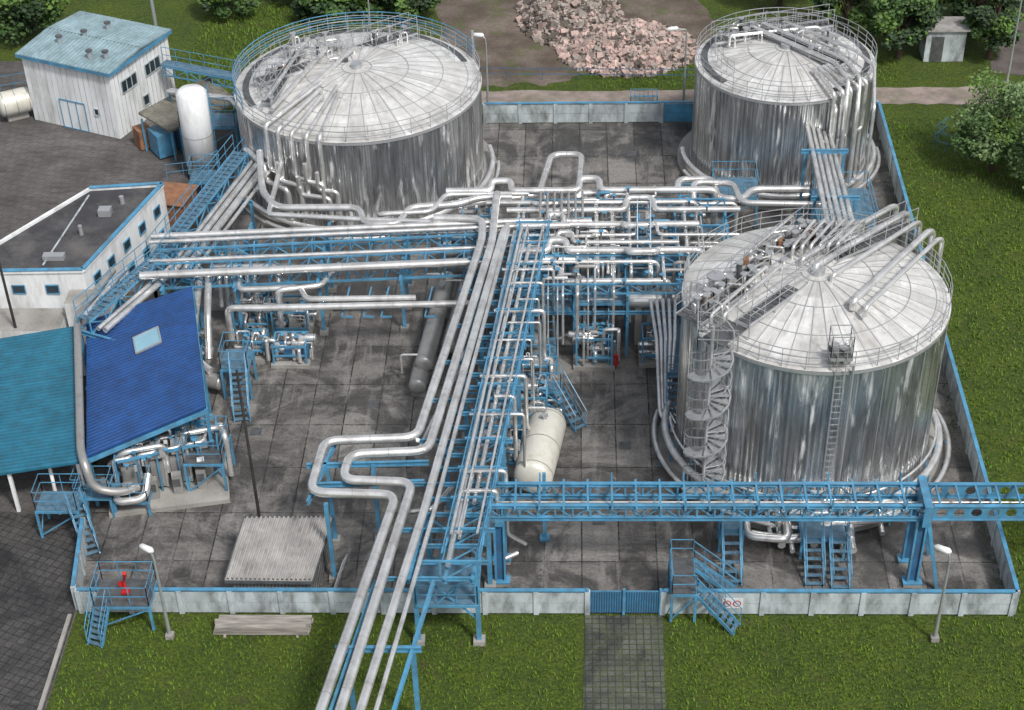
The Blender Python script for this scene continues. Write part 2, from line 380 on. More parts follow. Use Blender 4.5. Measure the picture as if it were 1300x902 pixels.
def t1x(m,R,H,zf):
    rnd=random.Random(3)
    walkway(m,(-5.3,-2.9),(.5,4.0),1.2,H+.75)
    for i in range(9):
        t=i/8;x=-4.6+4.7*t;y=-2.1+5.6*t;equip(m,x,y,H+.78,8,.55,.55,rnd)
    m.rings([(-4.1,-.5,H+.3),(-4.1,-.5,H+1.2)],.28,'pipe_silver',16);m.rings([(-4.1,-.5,H+1.2),(-4.1,-.5,H+1.27)],.36,'galv',16)
    m.truss((-5.1,-2.0,H+.35),(-.6,3.6,H+.5),.4,10,'galv',.05)
    walkway(m,(-3.2,-3.4),(1.2,1.6),.6,H+.95)
    for (p,q) in (((-4.4,-2.9),(-2.0,.2)),((-3.9,-2.9),(-1.4,.3)),((-2.6,1.6),(-.6,4.1))): m.pipe([(p[0],p[1],H+.3),(p[0],p[1],H+1.0),(q[0],q[1],H+1.25),(q[0],q[1],H+.8)],.07,fl=False)
    for i,(x0,y0,x1,y1,r) in enumerate([(-.6,.6,3.6,4.9,.13),(-.1,.1,4.0,4.3,.13),(.5,-.6,4.4,3.6,.1),(1.1,-2.4,4.8,2.9,.14),(1.5,-2.9,5.1,2.3,.1)]):
        m.pipe([(x0,y0,zf(.3)),(x0,y0,H+1.3),(x1,y1,H+1.15),(x1+.25,y1+.25,H+1.0),(x1+.25,y1+.25,H-.0),((x1+.25)*1.02,(y1+.25)*1.02,.6)],r)
    walkway(m,(.7,1.2),(4.2,3.8),.7,H+1.0)
    for i in range(6): m.pipe([(-.9+i*.36,1.2+i*.05,zf(.3)),(-.9+i*.36,1.2+i*.05,H+1.5),(.2+i*.4,3.3,H+1.5),(.2+i*.4,3.3,H+.8)],.07,fl=False)
    equip(m,.6,2.6,H+.9,26,1.2,1.0,rnd)
    m.platform(-.05,-5.4,.75,-4.6,H+.75,'galv',False,True,'galv_dark')
    for x in (-.05,.75): m.rod((x,-5,H),(x,-5,H+.75),.04,'galv')
    equip(m,.35,-5,H+.75,4,.25,.25,rnd)
    for x in (.2,.55): m.rod((x,-5.45,.3),(x,-5.45,H+1.2),.022,'galv')
    for k in range(26): m.rod((.2,-5.45,.4+k*.3),(.55,-5.45,.4+k*.3),.014,'galv')
    m.tube((.85,-5.42,.3),(.85,-5.42,H+.4),.05,'galv')
    for rr,z,r,a0,a1 in ((R+.5,1.0,.16,150,395),(R+.95,.55,.11,165,380),(R+.3,1.5,.05,180,360)):
        P=[(rr*math.cos(math.radians(a)),rr*math.sin(math.radians(a)),z) for a in range(a0,a1,5)];m.rings(P,r,'pipe_silver',10)
        for a in range(a0,a1,15): c=V((rr*math.cos(math.radians(a)),rr*math.sin(math.radians(a)),0));m.rod(c+V((0,0,.05)),c+V((0,0,z)),.05,'blue_paint')
    for i,x in enumerate((-1.9,-1.5,-1.1,-.2,.9,1.3,2.6)):
        y=-math.sqrt(R*R-x*x);o=.9+.25*(i%3)
        m.pipe([(x,y,.9+.2*(i%2)),(x,y-o,.9+.2*(i%2)),(x+.1,y-o,.35),(x+.1,y-o-.8,.35)],.11+.05*(i%2),fl=False);m.flange((x,y-.5,.9+.2*(i%2)),(0,1,0),.26,'galv');m.valve((x,y-.75,1.0+.2*(i%2)))
    m.pipe([(-2.6,-6.6,.55),(-1.2,-6.9,.55),(-.2,-6.7,.55),(.4,-6.5,1.1),(2.8,-6.2,1.1),(3.6,-5.6,1.1)],.2)
    m.pipe([(-2.8,-6.2,.9),(-2.8,-7.1,.9),(-1.2,-7.3,.9),(-1.2,-6.2,.9)],.16)
    for a in range(184,360,22):
        m.pipe([((R+.06)*math.cos(math.radians(a)),(R+.06)*math.sin(math.radians(a)),1.5),((R+.06)*math.cos(math.radians(a)),(R+.06)*math.sin(math.radians(a)),H-.2)],.02,'galv',fl=False,n=5)
def arc(m,rr,z,a0,a1,st=9):
    return [(rr*math.cos(math.radians(a)),rr*math.sin(math.radians(a)),z) for a in range(a0,a1,st)]
def t2x(m,R,H,zf):
    rnd=random.Random(5)
    walkway(m,(-5.0,-1.2),(2.6,4.6),.8,H+.75)
    P=arc(m,R-.75,H+.22,20,215)
    for i in range(len(P)-1): m.beam(P[i],P[i+1],.7,.04,'galv_dark')
    m.rail(arc(m,R-1.1,H+.25,20,215),.85,1.0,'galv',.018,2)
    m.rail(arc(m,R+.02,H+.1,20,215),.95,1.0,'blue_paint',.025,3)
    for i,a in enumerate((-128,-121,-114,-107,-101)):
        shellpipe(m,R,H,a,1.0 if i%2 else 2.5,.11,.3,.4+.08*(i%3),zf,(-.5 if i%2 else .6) if i not in(1,4) else 0)
    for i,(a,z,k) in enumerate(((-122,3.0,1.2),(-112,2.5,1.5),(-108,3.3,.8),(-103,2.9,.9))):
        b=math.radians(a);b2=b+k/R;rr=R+.5
        m.pipe([(rr*math.cos(b),rr*math.sin(b),z+1),(rr*math.cos(b),rr*math.sin(b),z),(rr*math.cos(b2),rr*math.sin(b2),z),(rr*math.cos(b2),rr*math.sin(b2),z-1.3)],.12,fl=False)
    m.pipe([(-5.6,-3.4,3.4),(-4.4,-5.0,3.4),(-4.4,-5.2,2.6),(-3.2,-6.0,2.6),(-3.2,-6.0,.9)],.16)
    for (p,q,r) in (((-3.9,-4.0),(-1.5,2.4),.12),((-3.4,-4.4),(-.3,1.7),.12),((-4.4,-3.2),(-2.8,3.0),.1)):
        m.pipe([(p[0],p[1],zf(.8)+.3),(q[0],q[1],zf(.3)+.35),(q[0],q[1],zf(.3)-.1)],r)
    equip(m,-2.4,2.0,H+.75,18,2.0,1.4,rnd);equip(m,.9,3.8,H+.7,10,1.4,.7,rnd);equip(m,-4.2,-1.5,H+.6,8,.5,2.0,rnd)
    walkway(m,(-4.2,-3.4),(-3.2,2.4),.6,H+.7)
    for a in (168,172): b=math.radians(a);m.rod(((R+.15)*math.cos(b),(R+.15)*math.sin(b),.2),((R+.15)*math.cos(b),(R+.15)*math.sin(b),H+1),.03,'galv')
    for rr,z,r,a0,a1 in ((R+.5,.7,.14,200,380),(R+.8,.4,.1,230,370)):
        m.rings(arc(m,rr,z,a0,a1,5),r,'pipe_silver',10)
    a=math.radians(25);m.tube(((R+.12)*math.cos(a),(R+.12)*math.sin(a),.2),((R+.12)*math.cos(a),(R+.12)*math.sin(a),H+1.6),.07,'galv')
def t3x(m,R,H,zf):
    rnd=random.Random(9)
    walkway(m,(-3.7,1.0),(2.6,3.0),.7,H+.7);walkway(m,(-1.2,2.0),(2.5,-2.2),.7,H+.85)
    for (p,q,r) in (((-2.9,.6),(1.8,1.9),.09),((-1.6,1.6),(2.2,-2.2),.12),((-1.1,2.1),(2.7,-1.9),.12),((0,2.3),(3.4,-.9),.09)):
        m.pipe([(p[0],p[1],zf(.4)),(p[0],p[1],H+1.15),(q[0],q[1],H+1.0),(q[0]*1.25,q[1]*1.25-.9,H+.7),(q[0]*1.2,-4.6+.1*q[0],H-.5),(q[0]*1.2,-4.8+.2*q[0],1.0)],r)
    for i,a in enumerate((-66,-60,-54,-48,-40)):
        shellpipe(m,R,H,a,.8,.1,.3,.6,zf,(.5 if i%2 else -.5))
    equip(m,-1.5,1.7,H+.7,18,2.0,.9,rnd);equip(m,1.8,0,H+.8,14,.9,1.4,rnd)
    P=arc(m,R-.6,H+.2,-60,220)
    for i in range(len(P)-1): m.beam(P[i],P[i+1],.7,.04,'galv_dark')
    m.rail(arc(m,R-.95,H+.22,-60,220),.85,1.0,'galv',.018,2)
    for rr,z,r,a0,a1 in ((R+.5,.7,.14,180,400),(R+.8,.4,.1,200,370)):
        m.rings(arc(m,rr,z,a0,a1,5),r,'pipe_silver',10)
tank(28.88,10.62,5.3,7.61,1.0,150,t1x)
tank(8.01,34.05,6.34,5.32,.9,150,t2x)
tank(30.11,35.44,4.6,5.69,.75,120,t3x)
# spiral staircase of the front tank: treads around a centre post
m=M();cx,cy=24.45,6.35;m.tube((cx,cy,0),(cx,cy,9.0),.08,'galv');RS=.86
N=58;HT=8.1
for k in range(N):
    a=k*math.radians(27);z=.15+k*HT/N;b=a+math.radians(25)
    vs=[(cx,cy,z),(cx+RS*math.cos(a),cy+RS*math.sin(a),z),(cx+RS*math.cos(b),cy+RS*math.sin(b),z)]
    m.add(vs+[(x,y,zz-.05) for x,y,zz in vs],[(0,1,2),(5,4,3),(1,4,5,2),(0,3,4,1)],'galv')
    z2=z+HT/N;b=a+math.radians(27)
    for h,r in ((-.03,.045),(.5,.014),(.95,.024)): m.rod((cx+RS*math.cos(a),cy+RS*math.sin(a),z+h),(cx+RS*math.cos(b),cy+RS*math.sin(b),z2+h),r,'galv')
    if k%2==0: m.rod((cx+RS*math.cos(a),cy+RS*math.sin(a),z),(cx+RS*math.cos(a),cy+RS*math.sin(a),z+.95),.014,'galv')
m.beam((cx,cy,8.3),(25.5,7.5,8.3),.9,.05,'galv_dark');m.rail([(cx-.6,cy-.5,8.3),(cx+.9,cy-.6,8.3)],.9,.8,'galv');m.rail([(cx-.6,cy-.5,8.3),(cx-.5,cy+1.2,8.3)],.9,.8,'galv')
m.finish('spiral_staircase')
# ---------------------------------------------------------------- main pipe rack (depth direction)
m=M();m.part('steelwork')
def ax(y,off): return 13.45+.098*y+off
for y in (-1.6,1.5,6,11,16,21):
    for off in (0,2.3):
        x=ax(y,off)
        m.beam((x,y,0),(x,y,3.86),.18,.18,'blue_paint');m.box((x,y,.1),(.45,.45,.2),'concrete_light')
    m.beam((ax(y,0),y,1.2),(ax(y,2.3),y,3.7),.07,.07,'blue_paint');m.beam((ax(y,2.3),y,1.2),(ax(y,0),y,3.7),.07,.07,'blue_paint')
for off in (0,2.3,1.3):
    m.ibeam((ax(-2.5,off),-2.5,3.95),(ax(21.5,off),21.5,3.95),.14,.2,'blue_paint')
y=-2.4;i=0
while y<21.5:
    m.ibeam((ax(y,-1.0 if i%3==0 else -.1),y,4.0),(ax(y,2.75 if i%2 else 2.4),y,4.0),.09,.14,'blue_paint')
    if i%2==0:
        for off in (1.15,2.5):
            m.beam((ax(y,off),y,4),(ax(y,off),y,4.9),.06,.06,'blue_paint')
        m.beam((ax(y,1.0),y,4.85),(ax(y,2.65),y,4.85),.07,.08,'blue_paint')
    m.beam((ax(y,1.3),y,4.0),(ax(y+.9,2.3),y+.9,4.0),.05,.05,'blue_paint')
    y+=.9;i+=1
for off in (1.15,2.5):
    for z in (4.45,4.9): m.beam((ax(-2,off),-2,z),(ax(21.5,off),21.5,z),.04,.05,'blue_paint')
    for k in range(26):
        y=-2+k*.9;m.beam((ax(y,off),y,4.45 if k%2 else 4.9),(ax(y+.9,off),y+.9,4.9 if k%2 else 4.45),.035,.035,'blue_paint')
for (x,y) in ((9.5,4.2),(11.3,4.3),(9.7,1.9)): m.beam((x,y,0),(x,y,3.95),.16,.16,'blue_paint');m.box((x,y,.1),(.4,.4,.2),'concrete_light')
m.ibeam((8.7,4.2,3.95),(13.5,4.4,3.95),.12,.18,'blue_paint');m.ibeam((8.9,3.0,3.95),(13.4,3.2,3.95),.12,.18,'blue_paint');m.ibeam((9.0,1.9,3.95),(9.7,5.8,3.95),.12,.18,'blue_paint')
for y in (-6,-11):
    for o in (-1.0,1.3): m.beam((12.3+(y+6)*.15+o,y,0),(12.3+(y+6)*.15+o,y,3.9),.18,.18,'blue_paint')
    m.ibeam((10.9+(y+6)*.15,y,4.0),(13.9+(y+6)*.15,y,4.0),.14,.2,'blue_paint')
for o in (-.9,1.2): m.ibeam((12.9+o,-2.5,3.95),(11.5+o,-12,3.95),.12,.18,'blue_paint')
m.platform(13.3,-1.7,15.6,.9,2.1,'blue_paint',False,True)
m.part('pipes')
z=4.3
m.pipe([(10.35,-12,z),(12.42,2.0,z),(9.1,2.15,z),(9.3,5.35,z),(12.95,5.55,z),(14.95,20.4,z),(14.9,22.2,z),(12.6,22.3,z)],.19,bend=.6)
m.pipe([(11.05,-12,z),(13.0,2.75,z),(10.25,2.9,z),(10.4,4.5,z),(13.45,4.7,z),(15.42,20.2,z),(15.5,24.5,z)],.19,bend=.6)
m.pipe([(11.7,-12,z),(13.55,1.2,z),(15.85,20.6,z),(16.0,21.5,z),(19.0,21.6,z)],.17)
m.pipe([(12.25,-12,z-.02),(13.9,.8,z),(16.15,21.2,z)],.09)
m.pipe([(14.6,-2,z),(16.45,21,z)],.11);m.pipe([(14.95,-.5,z),(16.8,21,z)],.07)
m.pipe([(15.4,1.5,z),(17.15,20,z),(17.2,20.1,1)],.09)
for o,zz,r in ((1.35,4.97,.06),(1.6,4.97,.045),(2.3,4.97,.05)): m.pipe([(ax(-1,o),-1,zz),(ax(20.5,o),20.5,zz),(ax(20.6,o),20.6,3)],r,fl=False)
rnd=random.Random(21)
for y in (2,3.2,6.8,8.0,9.4,10.6,12,13.3,14.2,15.1,16.4,17.5):
    o=rnd.uniform(2.5,3.1);r=rnd.choice([.05,.07,.09])
    m.pipe([(ax(y,rnd.uniform(.8,2)),y,4.5),(ax(y,o),y,4.5),(ax(y,o),y,rnd.uniform(.5,2)),(ax(y,o+rnd.uniform(.3,.8)),y+.4,rnd.uniform(.4,1))],r,fl=False)
m.pipe([(12.8,6.5,2.6),(15.6,19,2.6)],.12);m.pipe([(15.5,6.5,3.0),(16.9,19,3.0)],.14);m.pipe([(15.9,7.5,3.4),(17.3,19,3.4)],.1)
for k in range(12):
    y=6+k*1.25;m.beam((ax(y,-.3),y,2.45),(ax(y,.9),y,2.45),.06,.08,'blue_paint')
m.pipe([(12.6,3.2,3.9),(12.6,3.2,2.4),(13.6,3.4,2.4),(14.4,5,2.4)],.1);m.pipe([(13.0,5.5,4.2),(12.2,6.8,3.2),(12.2,6.8,1.0)],.09)
m.finish('pipe_rack')
# ---------------------------------------------------------------- lateral rack, left part
m=M();m.part('steelwork')
for y0,y1,z0 in ((20.3,21.6,3.1),(18.5,19.6,2.9)):
    m.truss((-.2,y0-.0,z0),(15,y1,z0),.75,17,'blue_paint',.09);m.truss((-.2,y0+.9,z0),(15,y1+.9,z0),.75,17,'blue_paint',.07)
    for k in range(18):
        x=-.2+k*15.2/17;y=y0+(y1-y0)*k/17;m.beam((x,y,z0),(x,y+.9,z0),.06,.08,'blue_paint');m.beam((x,y,z0+.75),(x,y+.9,z0+.75),.06,.06,'blue_paint')
for x in (.3,3.6,7.4,11.2,14.4):
    for y in (18.6+x*.07,20.4+x*.08,22.2+x*.08): m.beam((x,y,0),(x,y,3.1),.15,.15,'blue_paint');m.box((x,y,.1),(.4,.4,.2),'concrete_light')
    m.ibeam((x,18+x*.07,3.0),(x,24,3.0),.14,.2,'blue_paint')
for x in (8.6,9.6,10.4,12.4):
    m.beam((x,17.2,2.2),(x+.3,18.6,2.9),.06,.06,'blue_paint');m.beam((x,17.2,2.2),(x+.5,17.2,2.2),.05,.08,'blue_paint')
m.part('pipes')
for (y0,y1,z,r) in ((18.2,19.3,3.8,.18),(18.9,20.0,3.5,.09),(19.9,21.0,3.5,.11),(20.7,21.9,4.05,.1),(21.2,22.3,4.05,.15),(21.9,22.6,3.4,.1)):
    m.pipe([(-.6,y0,z),(15.2,y1,z),(16.5,y1+.1,z),(20,y1+.4,z-.2)],r)
m.pipe([(17,17.6,2.7),(5,17.2,2.7),(3.4,17.2,2.7),(3.4,17.2,1.0)],.16);m.pipe([(13,22.6,3.9),(9,22.9,3.9),(4.6,23.4,3.9),(4.6,28.5,3.9)],.13)
m.pipe([(12.0,17.7,2.9),(7.0,17.6,2.9),(6.6,18.6,2.9),(3.8,18.4,2.9),(3.5,19.6,2.9)],.14)
z=3.9
m.pipe([(3.6,28.2,4.6),(4.0,25.6,z),(4.9,24.0,z),(8.9,24.0,z),(9.3,22.4,z),(10.9,22.4,z),(11.3,24.0,z),(13.6,24.2,z),(14.6,24.9,z),(16.2,24.9,z)],.18,bend=.6)
m.pipe([(9.9,25.5,1.5),(9.9,23.2,z+.1),(12.4,23.4,z+.1),(13.0,25,z+.1),(17,25.2,z)],.13,bend=.4)
m.finish('pipe_rack')
# ---------------------------------------------------------------- left rack
m=M();m.part('steelwork')
L0=[(-2.9,15.2),(-.6,20.2),(1.9,30.3)]
for i in range(2):
    a=V((*L0[i],0));b=V((*L0[i+1],0));d=(b-a).normalized();sd=V((d.y,-d.x,0))
    for o in (0,.7):
        m.truss(a+sd*o+V((0,0,2.9)),b+sd*o+V((0,0,2.9)),.6,8 if i else 5,'blue_paint',.08)
    n=26 if i else 14
    for k in range(n):
        c=a+(b-a)*((k+.5)/n)+V((0,0,3.53));m.beam(c,c+sd*.7,(b-a).length/n*.72,.04,'grating_blue')
    m.rail([a+V((0,0,3.55)),b+V((0,0,3.55))],.9,1,'blue_paint');m.rail([a+sd*.7+V((0,0,3.55)),b+sd*.7+V((0,0,3.55))],.9,1,'blue_paint')
    for k in range(4 if i else 3):
        c=a+(b-a)*(k/3 if i else k/2)
        for o in (0,2.2): m.beam(c+sd*o,c+sd*o+V((0,0,2.7)),.14,.14,'blue_paint')
        m.ibeam(c-sd*.1+V((0,0,2.8)),c+sd*2.3+V((0,0,2.8)),.12,.18,'blue_paint')
m.part('pipes')
for o,r in ((1.0,.11),(1.35,.15),(1.8,.18),(2.25,.09)):
    P=[]
    for i,(x,y) in enumerate(L0): P.append((x+o*.95,y-o*.3,3.15))
    if o>1.4: P=[(P[1][0],P[1][1],3.15)]+P[2:]
    P.append((P[-1][0]+.3,P[-1][1]+7,3.15));m.pipe(P,r)
m.finish('pipe_rack')
m=M()
m.platform(-2.0,35.5,1.0,37.0,2.2)
m.pipe([(-3,38,3.0),(.6,37,3.0),(1.7,35,3.0)],.12);m.pipe([(-3,38.6,2.8),(1.2,37.4,2.8)],.1)
for x in (-3,-1,.6): m.beam((x,38+.3*(1-x)*.3,0),(x,38+.3*(1-x)*.3,2.9),.12,.12,'blue_paint')
m.rail([(-4,42,2.8),(2.0,39.6,2.8)],.9,.9);m.beam((-4,42,2.75),(2.0,39.6,2.75),.7,.08,'grating_blue');m.truss((-4,41.6,2.2),(2,39.2,2.2),.5,8,'blue_paint',.07)
m.finish('pipe_walkway')
# ---------------------------------------------------------------- central process unit
m=M();rnd=random.Random(11);m.part('steelwork')
for x in (16.8,19.2,21.6,24,26.4):
    for y in (17.2,19.6,22.2,24.6):
        m.beam((x,y,0),(x,y,3.2),.13,.13,'blue_paint')
    m.ibeam((x,17,3.3),(x,25,3.3),.12,.16,'blue_paint');m.ibeam((x,17,2.2),(x,25,2.2),.1,.13,'blue_paint')
for y in (17.2,19.6,22.2,24.6):
    m.truss((16.8,y,3.4),(26.4,y,3.4),.5,12,'blue_paint',.07);m.ibeam((16.8,y,2.38),(26.4,y,2.38),.1,.13,'blue_paint')
m.platform(16.9,17.3,19.1,19.5,2.6,legs=False);m.platform(19.3,17.3,21.5,19.5,2.9,legs=False);m.platform(21.7,19.7,23.9,22.1,2.9,legs=False)
m.stair((20.4,16.2,0),(20.4,18.0,2.3),.7);m.stair((22.4,20,2.8),(22.4,21.8,4.6),.6)
m.platform(17.2,15.6,18.4,16.9,1.2);m.stair((18.6,12.6,0),(17.5,12.6,1.0),.7)
m.part('pipes')
for (y,z,r,xa,xb) in ((25.3,4.0,.18,13,26),(24.7,3.6,.1,15,27),(24.0,4.1,.12,15,25),(23.3,4.1,.15,16,27),(21.9,4.15,.16,16,25),(21.2,4.0,.09,16,27),(20.4,4.1,.12,16.5,24),(19.7,4.1,.18,16.5,25),(18.9,4.0,.1,16.5,23),(17.9,3.6,.15,16,23.5)):
    P=[(xa,y,z)];x=xa+rnd.uniform(1.5,3)
    k=0
    while x<xb-1.5 and k<2:
        if rnd.random()<.6:
            dy=rnd.choice([-.5,.5,.7]);w=rnd.uniform(.7,1.3);P+=[(x,y,z),(x,y+dy,z+.25),(x+w,y+dy,z+.25),(x+w,y,z)];x+=w
        x+=rnd.uniform(2,3.5);k+=1
    P+=[(xb,y,z)]
    if rnd.random()<.7: P+=[(xb,y,rnd.uniform(.5,2))]
    m.pipe(P,r,bend=.35)
for i in range(55):
    x=rnd.uniform(16.5,26.3);y=rnd.uniform(16.8,25.5);r=rnd.choice([.04,.05,.07,.09,.12]);z0=rnd.uniform(.3,1.5);z1=rnd.uniform(2.5,4.3)
    P=[(x,y,z0),(x,y,z1),(x+rnd.choice([-1,1])*rnd.uniform(.5,1.6),y,z1)]
    if rnd.random()<.5: P.append((P[-1][0],y+rnd.uniform(-1,1),z1))
    m.pipe(P,r,rnd.choice(['pipe_silver','pipe_silver','pipe_dull','blue_paint']),fl=False)
    if rnd.random()<.6: m.flange((x,y,(z0+z1)/2),(0,0,1),r*1.9,rnd.choice(['blue_paint','galv','pipe_silver']))
for i in range(26):
    x=rnd.uniform(16.3,26);y0=rnd.uniform(16,19);m.pipe([(x,y0,rnd.uniform(.6,1.5)),(x,y0,3.8),(x,y0+rnd.uniform(3,7),3.8)],rnd.choice([.04,.06,.09]),fl=False)
for i in range(40): m.valve((rnd.uniform(16.5,26),rnd.uniform(16.5,25),rnd.uniform(3.6,4.3)),.12)
m.part('manifold')
for i in range(7):
    x=17.6+i*.33;m.pipe([(x,22.0,4.4),(x,23.0,4.6),(x,24.2,4.6),(x,24.2,3.6)],.06,'pipe_dull',fl=False)
for i in range(10):
    x=17.0+i*.55;m.tube((x,26.4,.5),(x,26.4,1.4+.3*(i%3)),.11,'pipe_dull');m.tube((x,26.4,1.4+.3*(i%3)),(x,26.4,1.5+.3*(i%3)),.17,'galv')
    m.pipe([(x,26.4,1.0),(x,25.4,1.0),(x,25.4,3.6)],.06,fl=False)
m.pipe([(16.5,26.4,.7),(23,26.4,.7)],.14)
m.part('large_loops')
m.pipe([(13.6,27.8,1.8),(17.4,28.4,2),(18.0,32.5,2),(19.6,32.5,2),(19.35,27.0,2),(19.4,25.3,3.8)],.18,bend=.55)
m.pipe([(19.4,25.9,3.5),(24.2,26.0,3.5),(24.3,27.2,3.5),(26.0,27.2,3.5),(26.1,25.4,3.5),(27.3,25.2,3.5),(27.8,26.2,3.5),(30.6,26.2,3.5)],.18,bend=.5)
m.pipe([(24.9,24.6,3.8),(25,26.4,3.8),(26.9,26.3,3.8),(27.2,24.4,3.8),(31.2,24.2,3.8),(31.4,31,3.8)],.15,bend=.45)
for i in range(5): m.pipe([(30.9+i*.3,31.0,4.4-.15*i),(30.7+i*.3,17.4,5.0),(30.2+i*.3,15.4,8.1),(29.7+i*.3,14.2,8.3)],.1 if i%2 else .13)
for y in (19,23.5,28):
    for x in (30.5,32.4): m.beam((x,y,0),(x,y,4.5),.13,.13,'blue_paint')
    m.ibeam((30.3,y,4.55),(32.6,y,4.55),.12,.18,'blue_paint')
m.finish('process_piping_unit')
m=M()
m.platform(31.2,25.6,34,29.6,1.6);m.stair((31,24,0),(31.2,26,1.6),.8)
m.platform(26.2,28.4,28.4,30.4,1.8);m.platform(27.0,16.8,29.5,18.0,2.2)
m.platform(23.2,13.2,24.3,17.0,1.9);m.stair((23.6,10.8,0),(23.6,13.2,1.9),.8)
for i in range(5): m.pipe([(22.6+i*.28,17,3.2),(22.8+i*.2,14.5,2.8),(22.9+i*.12,11.5+i*.3,1.0),(23.4+i*.1,10.8+i*.3,.5)],.08)
m.finish('steel_platform')
# ---------------------------------------------------------------- pump skids
def skid(x,y,w,d,h,seed,name='pump_skid',n=10,red=False):
    m=M();r=random.Random(seed)
    m.box((x+w/2,y+d/2,.09),(w+.3,d+.3,.18),'concrete_light')
    for a in (0,w):
        for b in (0,d): m.beam((x+a,y+b,.18),(x+a,y+b,h),.08,.08,'blue_paint')
    for zz in (.6,h):
        for b in (0,d): m.beam((x,y+b,zz),(x+w,y+b,zz),.07,.09,'blue_paint')
        for a in (0,w): m.beam((x+a,y,zz),(x+a,y+d,zz),.07,.09,'blue_paint')
    for i in range(int(n*1.6)):
        a=x+r.uniform(.1,w-.1);b=y+r.uniform(.1,d-.1);k=r.random()
        if k<.25:
            l=r.uniform(.4,min(1.0,w));z=r.uniform(.5,h);m.vessel((a-l/2,b,z),(a+l/2,b,z),r.uniform(.1,.2),r.choice(['pipe_silver','pipe_dull','galv']),14)
        elif k<.5: m.box((a,b,r.uniform(.4,h)),(r.uniform(.15,.45),r.uniform(.15,.4),r.uniform(.2,.5)),r.choice(['pipe_dull','galv','galv_dark','blue_dark']))
        else:
            z=r.uniform(.5,h+.3);e=a+r.uniform(-.8,.8);f=b+r.uniform(-.7,.7);m.pipe([(a,b,.3),(a,b,z),(e,b,z),(e,f,z),(e,f,.3)],r.choice([.04,.06,.09]),fl=False)
            m.flange((a,b,z*.6),(0,0,1),.16,r.choice(['galv','blue_paint']))
        if r.random()<.4: m.valve((a,b,h),.11)
    if red: m.tube((x+w+.2,y,.2),(x+w+.2,y,.75),.1,'red_paint')
    m.finish(name)
skid(3.2,19.0,1.6,1.6,1.6,1,n=14);skid(5.1,18.6,1.6,1.4,1.5,2,n=14);skid(5.4,16.4,1.5,1.2,1.1,3,n=10);skid(4.0,16.8,1.0,1.0,1.1,31,n=10)
skid(16.2,14.0,1.9,1.6,1.7,4,n=16);skid(16.2,11.9,1.8,1.6,1.5,5,n=16);skid(19.3,16.2,1.6,1.2,1.6,6,n=12,red=True);skid(22.3,16.4,1.6,1.2,1.5,7,n=12,red=True)
skid(13.6,27.0,1.4,2.2,1.6,8,n=12);skid(24.6,27.6,1.0,3.0,1.3,9,n=12);skid(12.6,24.6,2,1.4,1.4,14,n=10);skid(16.0,8.5,1.0,1.8,1.2,15,n=8);skid(1.2,16.0,1.0,1.6,1.2,16,n=8)
m=M()
for i in range(6): m.pipe([(2.6+i*.33,21.2,3.0),(2.6+i*.33,19.9,2.6),(2.6+i*.33,19.6,1.2)],.11,fl=False)
m.pipe([(1.7,19.8,2.6),(1.9,16.4,2.0),(1.9,15.2,1.5),(2.9,14.4,1.2)],.18);m.pipe([(2.3,19.2,3.2),(2.5,17.0,2.4),(2.6,15.6,1.0)],.17)
m.pipe([(2.2,20.4,2.9),(5.3,20.4,2.9),(5.6,18.6,1.4)],.13);m.pipe([(8.2,20.4,3.0),(7.6,18.6,3.0),(5.6,18.2,3.0),(5.6,18.2,1.2)],.13)
m.vessel((2.6,14.5,.7),(3.3,14.2,.7),.35,'pipe_dull')
m.finish('process_pipes')
# ---------------------------------------------------------------- vessels
def hv(p,q,r,mat,name='horizontal_pressure_vessel'):
    m=M();m.vessel(p,q,r,mat)
    p=V(p);q=V(q);d=(q-p).normalized();rot=math.atan2(d.y,d.x)
    for t in (.2,.8):
        c=p+(q-p)*t;m.box((c.x,c.y,(c.z-r*.6)/2),(.3,r*1.5,c.z-r*.6),'concrete_light',rot)
    c=p+(q-p)*.2;m.tube(c,c+V((0,0,r+.18)),.1,'galv');m.tube(c+V((0,0,r+.15)),c+V((0,0,r+.2)),.16,'galv');c=p+(q-p)*.1;m.pipe([c,c+V((0,0,r+.3)),c+V((-.9,0,r+.3)),c+V((-.9,0,-.3))],.06,fl=False)
    m.finish(name)
hv((18.05,10.5,1.2),(17.5,6.9,1.2),.82,'vessel_white')
hv((13.1,21.9,1.2),(12.45,14.9,1.2),.42,'pipe_dull');hv((14.0,21.5,1.0),(13.5,16.6,1.0),.38,'pipe_dull');hv((12.3,15.5,.7),(12.2,13.9,.7),.4,'pipe_dull')
hv((21.6,18.4,2.3),(24.3,18.4,2.3),.42,'pipe_silver');hv((17.6,17.9,1.3),(17.4,15.9,1.3),.3,'pipe_dull')
# ---------------------------------------------------------------- pipe bridge in front
m=M();m.part('steelwork')
zb=3.35;zt=3.95
for y in (1.75,3.05):
    m.ibeam((15.1,y,zb),(32.6,y,zb),.14,.14,'blue_paint');m.ibeam((15.1,y,zt),(32.6,y,zt),.16,.12,'blue_paint')
    n=26
    for i in range(n+1):
        x=15.1+17.5*i/n;m.beam((x,y,zb),(x,y,zt),.07,.07,'blue_paint')
        if i<n: m.beam((x,y,zt if i%2 else zb),(x+17.5/n,y,zb if i%2 else zt),.045,.045,'blue_paint')
for i in range(20):
    x=15.1+17.5*i/19;m.beam((x,1.5,zt+.02),(x,3.3,zt+.02),.08,.1,'blue_paint');m.beam((x,1.75,zb),(x,3.05,zb),.07,.1,'blue_paint')
    if i<19: m.beam((x,1.75,zb),(x+17.5/19,3.05,zb),.04,.04,'blue_paint')
    if i%3==0:
        for y in (1.6,3.2): m.beam((x,y,zt),(x,y,zt+.45),.06,.06,'blue_paint')
